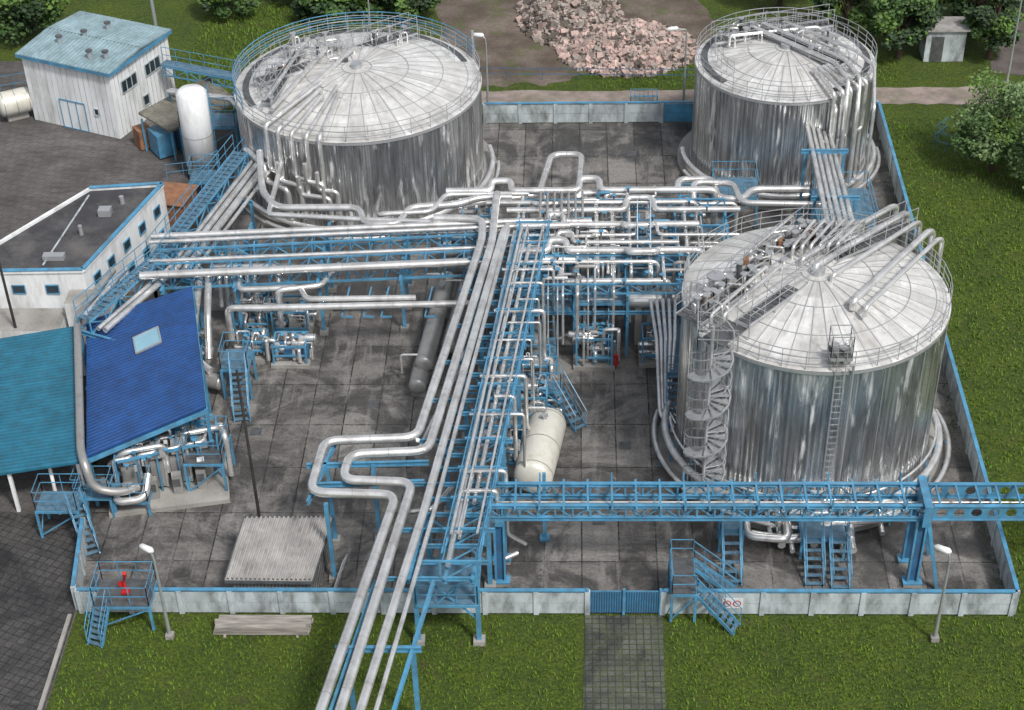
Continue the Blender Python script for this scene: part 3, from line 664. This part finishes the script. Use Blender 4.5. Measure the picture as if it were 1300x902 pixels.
def castellated(p,q,h,n):
    p=V(p);q=V(q);d=(q-p)/n;K=16
    for i in range(n):
        a=p+d*i;c=a+d*.5;e=d.normalized();w=d.length/2;r=min(w,h/2)*.66;vs=[];fs=[]
        for side,off in ((0,.015),(1,-.015)):
            nn=V((-e.y,e.x,0))*off
            for k in range(K):
                an=2*math.pi*k/K;cx_,cz_=math.cos(an),math.sin(an);s_=1/max(abs(cx_),abs(cz_))
                vs.append(c+nn+e*(cx_*r)+V((0,0,cz_*r)));vs.append(c+nn+e*(cx_*s_*w)+V((0,0,cz_*s_*h/2)))
        for side in (0,1):
            b=side*2*K
            for k in range(K): fs.append((b+2*k,b+2*k+1,b+2*((k+1)%K)+1,b+2*((k+1)%K)))
        for k in range(K): fs.append((2*k,2*((k+1)%K),2*K+2*((k+1)%K),2*K+2*k))
        m.add(vs,fs,'blue_paint')
    z=V((0,0,h/2+.02));m.beam(p+z,q+z,.16,.035,'blue_paint');m.beam(p-z,q-z,.16,.035,'blue_paint')
for y in (1.75,3.05): castellated((32.75,y,3.65),(42.5,y,3.65),.62,15)
for i in range(13): m.beam((33+i*.75,1.8,3.95),(33+i*.75,3.0,3.95),.07,.07,'blue_paint')
def col(x,y,lean=0):
    m.box((x,y,.06),(.7,.5,.12),'concrete_light')
    for o in (-.18,.18): m.beam((x+o,y,.1),(x+o+lean,y,3.25),.08,.22,'blue_paint')
    m.beam((x,y,.1),(x+lean,y,3.25),.3,.04,'blue_dark');m.box((x,y,.16),(.75,.5,.06),'blue_paint')
for y in (1.75,3.05): col(16.3,y);col(32.4,y)
m.beam((33.3,1.4,.1),(32.65,1.75,3.2),.14,.14,'blue_paint');m.beam((33.3,3.4,.1),(32.65,3.05,3.2),.14,.14,'blue_paint')
m.box((32.5,2.4,3.65),(.3,1.9,1.0),'blue_paint')
m.box((16.3,2.4,3.18),(.3,1.7,.2),'blue_paint')
m.beam((18.0,4.4,0),(18.0,4.4,3.4),.14,.14,'blue_paint');m.box((18,4.4,.06),(.4,.4,.12),'blue_paint')
m.part('pipes');m.tube((15.2,2.2,3.5),(42,2.2,3.5),.06,'pipe_silver');m.tube((15.2,2.55,3.48),(42,2.55,3.48),.04,'pipe_silver')
m.finish('pipe_bridge')
m=M()
m.stair((25.4,1.6,0),(25.4,3.6,1.2),.7);m.platform(25.0,3.6,25.9,4.4,1.2)
m.stair((28.6,1.5,0),(28.6,3.2,1.1),.7);m.platform(28.2,3.2,29.9,4.3,1.1,open_=(0,));m.stair((29.6,1.3,0),(29.6,3.2,1.1),.7)
m.box((28.9,5.0,1.5),(.5,.4,.8),'galv')
m.finish('access_stairs')
m=M()
m.platform(22.9,-.45,23.8,1.6,1.5,open_=(1,),g='galv_dark');m.stair((25.5,1.2,.0),(23.8,1.2,1.5),.6);m.stair((25.4,-.9,.0),(23.8,-.1,1.5),.6)
m.finish('crossover_stairs')
m=M();m.box((25.25,-.07,.62),(.8,.02,.5),'white_paint')
for cx in (25.05,25.42):
    m.rings([V((cx,-.082,.62)),V((cx,-.088,.62))],.16,'red_paint',20);m.rings([V((cx,-.089,.62)),V((cx,-.094,.62))],.115,'white_paint',20);m.beam((cx-.1,-.096,.72),(cx+.1,-.096,.52),.01,.03,'red_paint')
m.finish('no_smoking_sign')
m=M();m.part('platform');m.platform(.9,-1.0,3.0,.5,1.3,g='galv_dark');m.stair((.9,-1.9,0),(1.2,-1.0,1.3),.6)
m.part('monitor');m.tube((2.0,-.3,1.3),(2.0,-.3,1.9),.06,'red_paint');m.tube((2.0,-.3,1.9),(2.15,-.5,2.35),.05,'red_paint');m.tube((2.15,-.5,2.35),(2.2,-.6,2.6),.08,'red_paint');m.rings([(1.85,-.2,1.7),(1.85,-.24,1.7)],.14,'red_paint',12);m.box((2,-.3,1.4),(.3,.3,.1),'red_paint')
m.finish('fire_monitor_platform')
def lamp(x,y,h,az,arm=.6,name='street_lamp'):
    m=M();m.rings([(x,y,0),(x,y,h*.5),(x,y,h)],[.08,.06,.045],'galv',10);m.box((x,y,.1),(.3,.3,.2),'concrete_light')
    d=V((math.cos(az),math.sin(az),0));p=V((x,y,h));m.pipe([p,p+V((0,0,.3))+d*.05,p+d*arm+V((0,0,.42))],.04,'galv',fl=False)
    q=p+d*(arm+.1)+V((0,0,.44));m.rings([q-d*.3,q-d*.2,q+d*.25,q+d*.35],[.05,.13,.12,.04],'white_paint',10);m.finish(name)
lamp(3.7,-1.4,4.0,2.6,.15);lamp(32.8,-1.4,4.0,2.6,.2);lamp(25.4,41.9,4.2,3.4,.7);lamp(44,44,5,1,.5);lamp(14.3,41.5,4,3,.3);lamp(7.2,47.5,4,3,.4)
m=M();m.rings([(6.3,5.1,0),(6.3,5.1,7.9)],[.07,.05],'pole_dark',8);m.box((6.3,5.1,.1),(.3,.3,.2),'concrete_light');m.finish('light_pole')
m=M();m.rings([(-5,45.6,0),(-5,45.6,8)],[.12,.09],'galv',8);m.finish('light_pole')
m=M();m.rings([(-6.7,17.6,0),(-6.7,17.6,6)],[.08,.06],'pole_dark',8);m.finish('light_pole')
m=M()
for i in range(4):
    for j in range(3-(i//2)): m.box((7.2+.08*(i%2),-1.2+i*.22,.1+.14*j),(3.7-.1*((i+j)%3),.2,.11),'timber',random.uniform(-.01,.01))
for x in (5.8,8.6): m.box((x,-.9,.02),(.1,1.0,.08),'timber')
m.finish('plank_stack')
# ---------------------------------------------------------------- sheds & roofs
def corrquad(m,A,B,C,D,amp,n,mat,th=.05):
    A,B,C,D=map(V,(A,B,C,D));up=V((0,0,1));vs=[];fs=[]
    for i in range(n):
        for f,z in ((0,0),(.3,0),(.45,amp),(.75,amp),(.9,0)):
            t=(i+f)/n;vs+= [A.lerp(D,t)+up*z,B.lerp(C,t)+up*z]
    vs+=[D,C];k=len(vs)//2
    for i in range(k-1): fs.append((2*i,2*i+2,2*i+3,2*i+1))
    m.add(vs,fs,mat)
    m.add([A-up*th,B-up*th,C-up*th,D-up*th],[(0,3,2,1)],mat)
    for p,q in ((A,B),(B,C),(C,D),(D,A)): m.beam(p-up*th*.8,q-up*th*.8,.05,.1,mat)
A=(-2.85,16.3,2.6);B=(1.9,17.35,3.75);C=(4.0,8.35,3.75);D=(-.75,6.5,2.6)
m=M();m.part('roof');corrquad(m,A,B,C,D,.065,44,'roof_blue')
m.part('skylight')
def onroof(u,v,dz=0): 
    p=V(A).lerp(V(B),u).lerp(V(D).lerp(V(C),u),v);return p+V((0,0,dz))
q=[onroof(.43,.28,.1),onroof(.66,.26,.1),onroof(.68,.39,.1),onroof(.45,.41,.1)];m.add(q,[(0,3,2,1)],'glass_sky')
for i in range(4): m.beam(q[i],q[(i+1)%4],.06,.08,'galv')
m.part('columns')
for p in (A,B,C,D,onroof(1,.5),onroof(0,.5)): m.beam((p[0],p[1],0),(p[0],p[1],p[2]-.1),.14,.14,'blue_paint')
for p,q in ((A,B),(D,C),(B,C)): m.beam(V(p)-V((0,0,.25)),V(q)-V((0,0,.25)),.1,.2,'blue_paint')
m.part('machinery');rr=random.Random(4)
for i in range(8): x=rr.uniform(-1,2.4);y=rr.uniform(9,15);m.box((x,y,.7),(1,.9,1.4),rr.choice(['galv','blue_dark','pipe_dull']))
m.finish('blue_roof_shelter')
m=M();m.part('roof');corrquad(m,(-3.3,16.0,2.55),(-9.0,15.3,1.9),(-7.0,5.6,1.9),(-1.05,6.2,2.55),.065,42,'roof_turq')
m.part('columns')
for x,y,z in ((-3.3,15.8,2.5),(-1.2,6.5,2.5),(-8.8,15,1.9),(-7,6,1.9),(-4,6.1,2.2)): m.beam((x,y,0),(x,y,z),.14,.14,'white_paint')
m.finish('turquoise_roof_shelter')
m=M();m.pipe([(-2.2,19.5,3.3),(-3.1,16.2,3.05),(-3.05,15.6,3.05),(-.95,6.5,2.95),(-.6,5.6,2.9),(-.4,5.4,1.8),(.5,5.6,1.4),(1.2,6.2,1.2)],.18,'pipe_dull')
m.pipe([(-1.6,19.6,3.3),(-2.6,15.4,3.5)],.12)
m.finish('duct_pipe')
m=M();m.part('roof')
corrquad(m,(6.15,3.3,2.0),(5.75,.3,1.45),(9.1,.25,1.45),(9.6,3.35,2.0),.1,19,'roof_grey')
m.part('frame')
for p,q in (((6.15,3.33,1.95),(9.6,3.38,1.95)),((5.72,.27,1.38),(9.14,.22,1.38)),((9.14,.25,1.4),(9.64,3.35,1.95)),((5.72,.3,1.4),(6.1,3.3,1.95))): m.beam(p,q,.05,.14,'galv_dark')
m.part('walls');m.prism([(5.95,.45),(8.95,.42),(9.35,3.2),(6.3,3.2)],0,1.36,'roof_grey')
for k in range(22): m.beam((6.0+k*.135,.40,0),(6.0+k*.135,.40,1.34),.03,.03,'galv_dark')
for k in range(14): t=k/13;m.beam((8.97+.4*t,.5+2.6*t,0),(8.97+.4*t,.5+2.6*t,1.34),.04,.04,'galv_dark')
m.part('ladder')
for o in (0,.4): m.beam((9.65+o*.3,.5+o,.1),(10.1+o*.3,2.0+o,.9),.04,.06,'galv')
for k in range(6): t=k/5;m.beam((9.65+.45*t,.5+1.5*t,.1+.8*t),(9.77+.45*t,.9+1.5*t,.1+.8*t),.04,.04,'galv')
m.finish('corrugated_shed')
# compressor skid
m=M();r=random.Random(17);m.part('frames')
m.platform(3.0,7.2,4.6,9.2,1.7,g='galv_dark');m.platform(.2,5.8,1.6,7.0,.8,g='galv_dark')
m.box((2.0,7.9,.1),(5,3.6,.2),'concrete_light',.2)
for i in range(6):
    x=.3+i*.8;y=6.6+i*.3
    m.beam((x,y,.2),(x,y,2.2),.07,.07,'blue_paint');m.beam((x-.3,y+1.6,.2),(x-.3,y+1.6,2.2),.07,.07,'blue_paint');m.beam((x,y,2.2),(x-.3,y+1.6,2.2),.07,.1,'blue_paint');m.beam((x,y,1.2),(x-.3,y+1.6,1.2),.06,.08,'blue_paint')
m.beam((.4,6.6,2.2),(4.2,8.0,2.2),.08,.1,'blue_paint');m.beam((.1,8.2,2.2),(3.9,9.6,2.2),.08,.1,'blue_paint')
m.part('machines')
for i in range(4):
    x=.6+i*.95;y=7.2+i*.36
    m.box((x,y+.5,1.0),(.7,1.6,1.3),r.choice(['galv','pipe_dull']),.2);m.box((x+.1,y+.1,1.95),(.5,.6,.4),'pipe_silver',.2);m.box((x-.1,y+1.0,1.9),(.4,.45,.35),'blue_paint',.2)
    for k in range(4): m.box((x,y-.2+k*.4,1.68),(.6,.06,.06),'galv_dark',.2)
    m.tube((x-.1,y+1.4,1.5),(x-.1,y+1.4,2.6),.13,'pipe_silver',14);m.tube((x-.1,y+1.4,2.6),(x-.1,y+1.4,2.65),.2,'galv',14)
    m.box((x+.1,y-.8,.7),(.4,.3,1.0),'pipe_dull',.2);m.box((x+.1,y-.96,.8),(.3,.02,.4),'galv_dark',.2)
    m.pipe([(x-.4,y-.5,.3),(x-.4,y-.5,2.2),(x+.3,y-.3,2.2),(x+.3,y+.6,2.2)],.08,fl=False)
m.pipe([(-.5,7.0,.9),(.2,6.2,.9),(.4,5.6,.9),(1.5,5.8,.9),(1.6,6.6,1.6)],.17);m.pipe([(.0,7.9,1.9),(4.3,9.5,1.9)],.13);m.pipe([(-.2,7.4,1.4),(.6,7.0,2.4),(2.2,7.5,2.4),(2.2,7.5,1)],.12)
m.pipe([(3.2,8.2,2.5),(4.4,8.6,2.5),(4.7,8.0,2.5),(4.7,8.0,.4)],.12)
for i in range(60):
    x=r.uniform(.1,4.2);y=6.2+x*.36+r.uniform(-.2,2.4);k=r.random()
    if k<.45:m.box((x,y,r.uniform(1.6,2.4)),(r.uniform(.08,.3),r.uniform(.08,.3),r.uniform(.1,.35)),r.choice(['galv','blue_paint','pipe_silver','galv_dark','white_paint']),.2)
    elif k<.7:
        z=r.uniform(1.8,2.6);e=x+r.uniform(-.7,.7);m.pipe([(x,y,.8),(x,y,z),(e,y+.1,z),(e,y+.1,.8)],r.choice([.03,.05,.07]),fl=False)
    else: m.valve((x,y,r.uniform(1.9,2.3)),.1)
m.finish('compressor_skid')
m=M();m.platform(-2.6,4.4,-.9,5.6,1.5);m.platform(-1.4,5.7,.1,6.6,1.1);m.stair((-.3,3.3,.0),(-1.0,4.6,1.5),.6)
m.tube((-2.2,5.9,0),(-2.6,7.0,2.2),.08,'white_paint')
m.finish('steel_platform')
m=M();m.platform(3.5,13.9,4.7,15.4,1.7);m.stair((4.5,12.2,0),(4.3,13.9,1.7),.7);m.finish('access_stairs')
m=M();m.stair((19.5,11.6,0),(18.5,12.9,1.2),.6);m.platform(17.4,12.9,18.6,13.6,1.2);m.finish('access_stairs')
# ---------------------------------------------------------------- buildings
def win(m,p,u,w,h,z,nrm,frame='blue_paint',glass='glass_dark'):
    p=V((*p,z));u=V((*u,0));n=V((*nrm,0));c=p+n*.02
    m.beam(c-u*w/2,c+u*w/2,.03,h,glass)
    c=p+n*.04
    for z_ in (-h/2,h/2): m.beam(c-u*w/2+V((0,0,z_)),c+u*w/2+V((0,0,z_)),.06,.05,frame)
    k=max(1,round(w/.5))
    for i in range(k+1): q=c-u*w/2+u*(w*i/k);m.beam(q-V((0,0,h/2)),q+V((0,0,h/2)),.045,.05,frame)
N=V((-6.15,38.25));a=V((-.914,.406));b=V((.406,.914));La,Lb=5.9,5.6;H=4.0
P=[N,N+b*Lb,N+b*Lb+a*La,N+a*La];m=M();m.part('walls');m.prism([tuple(p) for p in P],0,H,'white_paint')
for i in range(1,16):
    p=N+a*(La*i/16)-b*.01;m.beam((*p,0),(*p,H),.02,.02,'wall_concrete')
    p=N+b*(Lb*i/16)-a*.01;m.beam((*p,0),(*p,H),.02,.02,'wall_concrete')
m.part('roof');o=.2
R4=[N-a*o-b*o,N+b*(Lb+o)-a*o,N+b*(Lb+o)+a*(La+o),N+a*(La+o)-b*o]
m1=(R4[0]+R4[1])/2;m2=(R4[3]+R4[2])/2
q=[(*R4[0],H+.05),(*R4[3],H+.05),(*m2,H+.3),(*m1,H+.3)];corrquad(m,q[0],q[3],q[2],q[1],.03,26,'roof_wh')
q=[(*R4[1],H+.05),(*R4[2],H+.05),(*m2,H+.3),(*m1,H+.3)];corrquad(m,q[0],q[3],q[2],q[1],.03,26,'roof_wh')
m.part('fascia')
for i in range(4): m.beam((*R4[i],H-.05),(*R4[(i+1)%4],H-.05),.08,.2,'blue_paint')
m.part('roof_vents')
for u,v in ((.15,.2),(.3,.15),(.5,.75),(.75,.3),(.6,.5)): p=N+a*La*u+b*Lb*v;m.tube((*p,H),(*p,H+.55),.13,'galv');m.tube((*p,H+.55),(*p,H+.62),.2,'galv_dark')
m.part('windows')
for t in (.28,.68): win(m,N+b*Lb*t,b,1.4,.7,2.7,-a,'wall_concrete')
win(m,N+b*Lb*.5,b,.5,.6,1.1,-a,'wall_concrete')
m.part('door');p=N+a*La*.5
win(m,p,a,1.7,1.7,.87,-b,'blue_paint','white_paint')
p=N+a*La*.22;win(m,p,a,.3,.4,1.4,-b,'wall_concrete')
m.finish('white_warehouse')
m=M();m.part('roof');corrquad(m,(-4.5,36.9,2.3),(-2.6,35.6,1.9),(.6,38.9,1.9),(-1.4,41.2,2.3),.04,24,'roof_lean')
m.part('posts')
for p in ((-4.4,36.9),(-2.6,35.8),(.5,38.8),(-1.3,41)): m.beam((*p,0),(*p,1.9),.1,.1,'blue_paint')
m.part('container');m.box((-3.4,36.6,.75),(1.0,1.3,1.3),'blue_paint',.6);m.box((-2.3,37.2,.75),(.9,1.2,1.2),'blue_dark',.6);m.box((-4.6,37.4,.6),(.8,.9,1.1),'brown_sheet',.6)
m.finish('storage_canopy')
SX,SY=-.75,34
m=M();m.part('vessel');m.rings([(SX,SY,.35),(SX,SY,.36),(SX,SY,4.9),(SX,SY,5.1),(SX,SY,5.2)],[.6,.82,.82,.62,.1],'white_paint',36)
m.rings([(SX,SY,2.6),(SX,SY,2.63)],.83,'seam_dark',36)
m.part('legs')
for i in range(4): an=i*math.pi/2+.5;m.beam((SX+.7*math.cos(an),SY+.7*math.sin(an),0),(SX+.7*math.cos(an),SY+.7*math.sin(an),.5),.14,.14,'galv')
m.part('ladder')
for o in (-.15,.15): m.rod((SX+.87,SY+o,.3),(SX+.87,SY+o,5.4),.02,'blue_paint')
m.rail([(-2.1,31.5,1.2),(-.4,31.9,1.2),(.4,33,1.2)],.9,.8);m.platform(-.9,31.2,.6,32.4,1.3)
m.finish('white_silo')
m=M();m.box((-1.35,29.3,.8),(1.7,2.0,1.6),'brown_sheet',-.2);m.box((-1.35,29.3,1.63),(1.9,2.2,.06),'brown_sheet',-.2);m.box((-2.3,28.4,.5),(.5,1.4,1.0),'blue_paint',-.2);m.finish('brown_container')
m=M();m.vessel((-13.2,40.5,1),(-11.9,41.2,1),.7,'vessel_white');m.box((-12.6,40.9,.2),(1.2,.6,.4),'concrete_light',.5);m.platform(-15,39,-13.6,40,1.4);m.rail([(-15,43.5,0),(-12,44.6,0)],1.1,.8);m.finish('horizontal_pressure_vessel')
H=3.2;poly=[(-3.6,19.5),(-1.3,27.4),(-4.9,27.0),(-8.4,21.6),(-13,21.3),(-13,19.3)]
m=M();m.part('walls');m.prism(poly,0,H,'white_paint','black_roof')
m.part('parapet')
for i in range(len(poly)):
    p=poly[i];q=poly[(i+1)%len(poly)];m.beam((*p,H+.06),(*q,H+.06),.16,.14,'white_paint')
    if i in (0,1,5): m.beam((*p,H+.16),(*q,H+.16),.22,.05,'blue_paint')
m.part('roof_deck')
m.beam((-5.6,20.0,H+.06),(-4.8,26.4,H+.06),.07,.05,'wall_concrete')
m.box((-3.6,24.6,H+.2),(.6,.5,.35),'galv');m.box((-5.2,20.6,H+.15),(1.0,.4,.25),'galv');m.tube((-4.4,22.8,H),(-4.4,22.8,H+.5),.1,'galv');m.tube((-3,25.7,H),(-3,25.7,H+.4),.12,'galv')
m.part('windows')
u=V((2.3,7.9)).normalized();n=V((u.y,-u.x));S=V((-3.6,19.5))
for t in (1.0,2.4,4.0,5.6,7.2):
    win(m,S+u*t,u,.6,.5,2.3,n)
    win(m,S+u*t,u,.6,.5,.95,n)
for x in (-5.2,-6.8,-8.6,-10.4): win(m,(x,19.46),V((1,0)),.6,.45,2.3,V((0,-1)));win(m,(x,19.42),V((1,0)),.6,.45,.9,V((0,-1)))
m.part('annex');m.prism([(-4.4,18.2),(-3.4,18.2),(-3.2,19.4),(-4.4,19.4)],0,2.3,'white_paint','concrete_light')
m.part('lower_wall');m.prism([(-9,17.3),(-4.6,17.3),(-4.6,19.2),(-9,19.2)],0,1.4,'white_paint','concrete_light')
m.finish('two_storey_office')
m=M();m.part('walls');m.prism([(39.7,47),(42,47),(42,48.6),(39.7,48.6)],0,1.9,'wall_concrete');m.part('roof');m.box((40.85,47.8,1.95),(2.6,1.9,.1),'roof_grey');m.part('door');m.box((40.4,46.98,.8),(.7,.04,1.5),'galv_dark');m.finish('small_shed')
m=M();m.rail([(38.8,36.5,0),(41.0,35.0,0)],1.0,.5,'blue_paint');m.rail([(38.8,37.2,0),(39.6,38.2,0)],1.0,.5);m.finish('steel_barrier')
m=M();m.rail([(22.4,41.3,0),(23.9,41.3,0),(23.9,42.2,0),(22.4,42.2,0),(22.4,41.3,0)],.8,.25,'blue_paint');m.finish('steel_barrier')
m=M();m.rail([(11,45.3,0),(30,44.7,0)],.7,2.2,'blue_dark',.02,2);m.finish('wire_fence')
# ---------------------------------------------------------------- rubble pile
m=M();r=random.Random(31)
def mound(cx,cy,ax_,ay,h,n,mats):
    K=28
    vs=[(cx,cy,h*.85)];fs=[]
    for i in range(1,6):
        for j in range(K): an=2*math.pi*j/K;f=i/5;vs.append((cx+ax_*f*math.cos(an),cy+ay*f*math.sin(an),h*.85*(1-f**1.6)-.02))
    for j in range(K): fs.append((0,1+j,1+(j+1)%K))
    for i in range(4):
        for j in range(K): a=1+i*K;fs.append((a+j,a+K+j,a+K+(j+1)%K,a+(j+1)%K))
    m.add(vs,fs,'rock_dark')
    for i in range(n):
        f=math.sqrt(r.random())*1.08;an=r.uniform(0,2*math.pi);x=cx+ax_*f*math.cos(an);y=cy+ay*f*math.sin(an);z=max(0,h*.85*(1-f**1.6))
        s=r.uniform(.07,.19)*(1.0 if r.random()<.92 else 1.8);rot=Matrix.Rotation(r.uniform(0,6),3,V((r.random(),r.random(),r.random()+.1)).normalized())
        vs=[]
        for dx in (-1,1):
            for dy in (-1,1):
                for dz in (-1,1): vs.append(V((x,y,z+.05))+rot@V((dx*s*r.uniform(.5,1),dy*s*r.uniform(.4,.9),dz*s*r.uniform(.3,.7))))
        m.add(vs,[(0,1,3,2),(4,6,7,5),(0,4,5,1),(2,3,7,6),(0,2,6,4),(1,5,7,3)],r.choice(mats))
mound(22.4,49.0,3.9,3.4,1.5,3200,['rock_pink','rock_pink','rock_grey','rock_dark'])
mound(18.9,54.0,3.0,4.5,1.5,2000,['rock_pink','rock_grey','rock_dark','rock_dark','rock_grey'])
m.finish('rubble_pile')
# ---------------------------------------------------------------- trees
def tree(x,y,h,rx,rz,seed,mats,n=5200,ls=.16,name='deciduous_tree'):
    r=random.Random(seed);m=M();zc=h-rz;m.part('trunk')
    m.rings([(x,y,0),(x+.05,y,h*.3),(x,y+.1,h*.6)],[.2,.15,.08],'trunk',8)
    clumps=[]
    for i in range(30):
        an=r.uniform(0,6.28);f=r.uniform(.3,1)**.6;el=r.uniform(-.8,1)
        cr=math.sqrt(max(0,1-el*el*.8))*f
        c=V((x+rx*.75*cr*math.cos(an),y+rx*.75*cr*math.sin(an),zc+rz*.75*el));clumps.append((c,r.uniform(.2,.4)*rx,r.choice(mats)))
        if i<12: m.rings([(x,y,h*r.uniform(.2,.5)),(V((x,y,zc))+c)/2,c],[.09,.05,.02],'trunk',5)
    m.part('crown')
    for i in range(n):
        c,cr,mt=r.choice(clumps);d=V((r.gauss(0,1),r.gauss(0,1),r.gauss(0,1))).normalized()*cr*(r.random()**.4);p=c+V((d.x,d.y,d.z*.75))
        if p.z<.1: p.z=.1+r.random()*.3
        u=V((r.gauss(0,1),r.gauss(0,1),r.gauss(0,.6))).normalized();w=u.orthogonal().normalized();s=ls*r.uniform(.6,1.3)
        m.add([p-u*s,p+w*s*.6,p+u*s,p-w*s*.6],[(0,1,2,3)],mt if r.random()<.8 else r.choice(mats))
    m.finish(name)
A_=['leaf_a','leaf_b','leaf_c','leaf_c'];B_=['leaf_grey','leaf_b','leaf_a','leaf_grey']
tree(41.4,34.2,5.4,2.7,2.7,1,B_,11000,.10,'willow_tree');tree(43.6,31.5,4.4,2.2,2.2,2,B_,6000,.10,'willow_tree')
tree(38.3,47.6,4.6,2.4,2.0,3,A_,7000,.14);tree(35.5,50.5,4.8,2.5,2.1,4,A_,6000,.15);tree(43.2,50.5,5.2,3.0,2.4,5,A_,7000,.15);tree(32,55,5,3,2.3,6,A_,4500,.17);tree(46.5,54,6,3,2.7,7,A_,4500,.19);tree(39.5,53,5.5,2.8,2.5,8,A_,4500,.17);tree(43.6,47.4,4.4,1.9,1.9,9,A_,4500,.14)
tree(-14.5,52,5,3.6,2.4,10,A_,7500,.16);tree(-19,55,6,3.6,2.8,11,A_,3500,.2);tree(-2.4,54,3.6,2.2,1.8,12,A_,4500,.15);tree(3.5,53.5,3.0,2.0,1.6,13,A_,4500,.15,'shrub');tree(6.5,54,3.2,2.0,1.7,14,A_,4500,.15,'shrub');tree(9.2,53.5,3.2,1.9,1.6,15,A_,4500,.15,'shrub');tree(4.8,50.5,1.8,1.2,.9,16,A_,2500,.12,'shrub');tree(2,57,5,3,2.5,17,A_,4000,.2)
# grass tufts
m=M();r=random.Random(77)
def tufts(x0,x1,y0,y1,n,s):
    for i in range(n):
        x=r.uniform(x0,x1);y=r.uniform(y0,y1);h=s*r.uniform(.6,1.5)
        for k in range(3):
            an=r.uniform(0,6.28);dx,dy=math.cos(an)*s*.35,math.sin(an)*s*.35
            m.add([(x-dy*.5,y+dx*.5,-.03),(x+dy*.5,y-dx*.5,-.03),(x+dx*1.6,y+dy*1.6,h)],[(0,1,2)],'tuft' if r.random()<.7 else 'leaf_b')
tufts(0,19.3,-5.5,-.2,2600,.12);tufts(22.8,38,-5.5,-.2,2200,.12);tufts(36.3,46,0,40,7000,.14);tufts(-4,10,44,56,3500,.16);tufts(14,36,40.1,41.5,900,.12);tufts(20,38,44,48,1500,.14)
tufts(.2,35.8,.12,.3,260,.1);tufts(35.6,35.85,0,39,260,.1)
m.finish('grass')
# ---------------------------------------------------------------- light & camera
w=bpy.data.worlds.new("World");scn.world=w;w.use_nodes=True;nt=w.node_tree
sky=nt.nodes.new('ShaderNodeTexSky');sky.sky_type='NISHITA';sky.sun_disc=False
el=math.radians(52);azd=V((.45,-.6,0)).normalized()
sky.sun_elevation=el;sky.sun_rotation=math.atan2(azd.x,azd.y);sky.dust_density=3.0;sky.air_density=1.0
hs=nt.nodes.new('ShaderNodeHueSaturation');hs.inputs['Saturation'].default_value=.35
nt.links.new(sky.outputs[0],hs.inputs['Color']);nt.links.new(hs.outputs[0],nt.nodes['Background'].inputs[0]);nt.nodes['Background'].inputs[1].default_value=.145
sd=bpy.data.lights.new('sun','SUN');sd.energy=2.7;sd.angle=math.radians(8);sd.color=(1,.97,.92);so=bpy.data.objects.new('sun',sd);scn.collection.objects.link(so)
dirv=V((azd.x*math.cos(el),azd.y*math.cos(el),math.sin(el)));so.rotation_euler=dirv.to_track_quat('Z','Y').to_euler()
yaw,pit,rol=.0462,.7144,-.0291
F=V((-math.sin(yaw)*math.cos(pit),math.cos(yaw)*math.cos(pit),-math.sin(pit)));R0=V((math.cos(yaw),math.sin(yaw),0));U0=R0.cross(F)
R=R0*math.cos(rol)+U0*math.sin(rol);U=U0*math.cos(rol)-R0*math.sin(rol)
cd=bpy.data.cameras.new('camera');co=bpy.data.objects.new('camera',cd);scn.collection.objects.link(co)
mw=Matrix.Identity(4)
for i in range(3): mw[i][0]=R[i];mw[i][1]=U[i];mw[i][2]=-F[i]
mw[0][3],mw[1][3],mw[2][3]=19.1178,-48.4187,46.2445
co.matrix_world=mw;cd.sensor_width=36;cd.lens=60.73;cd.shift_y=.172;cd.clip_end=2000;scn.camera=co
scn.view_settings.view_transform='Standard';scn.view_settings.look='None';scn.view_settings.exposure=0
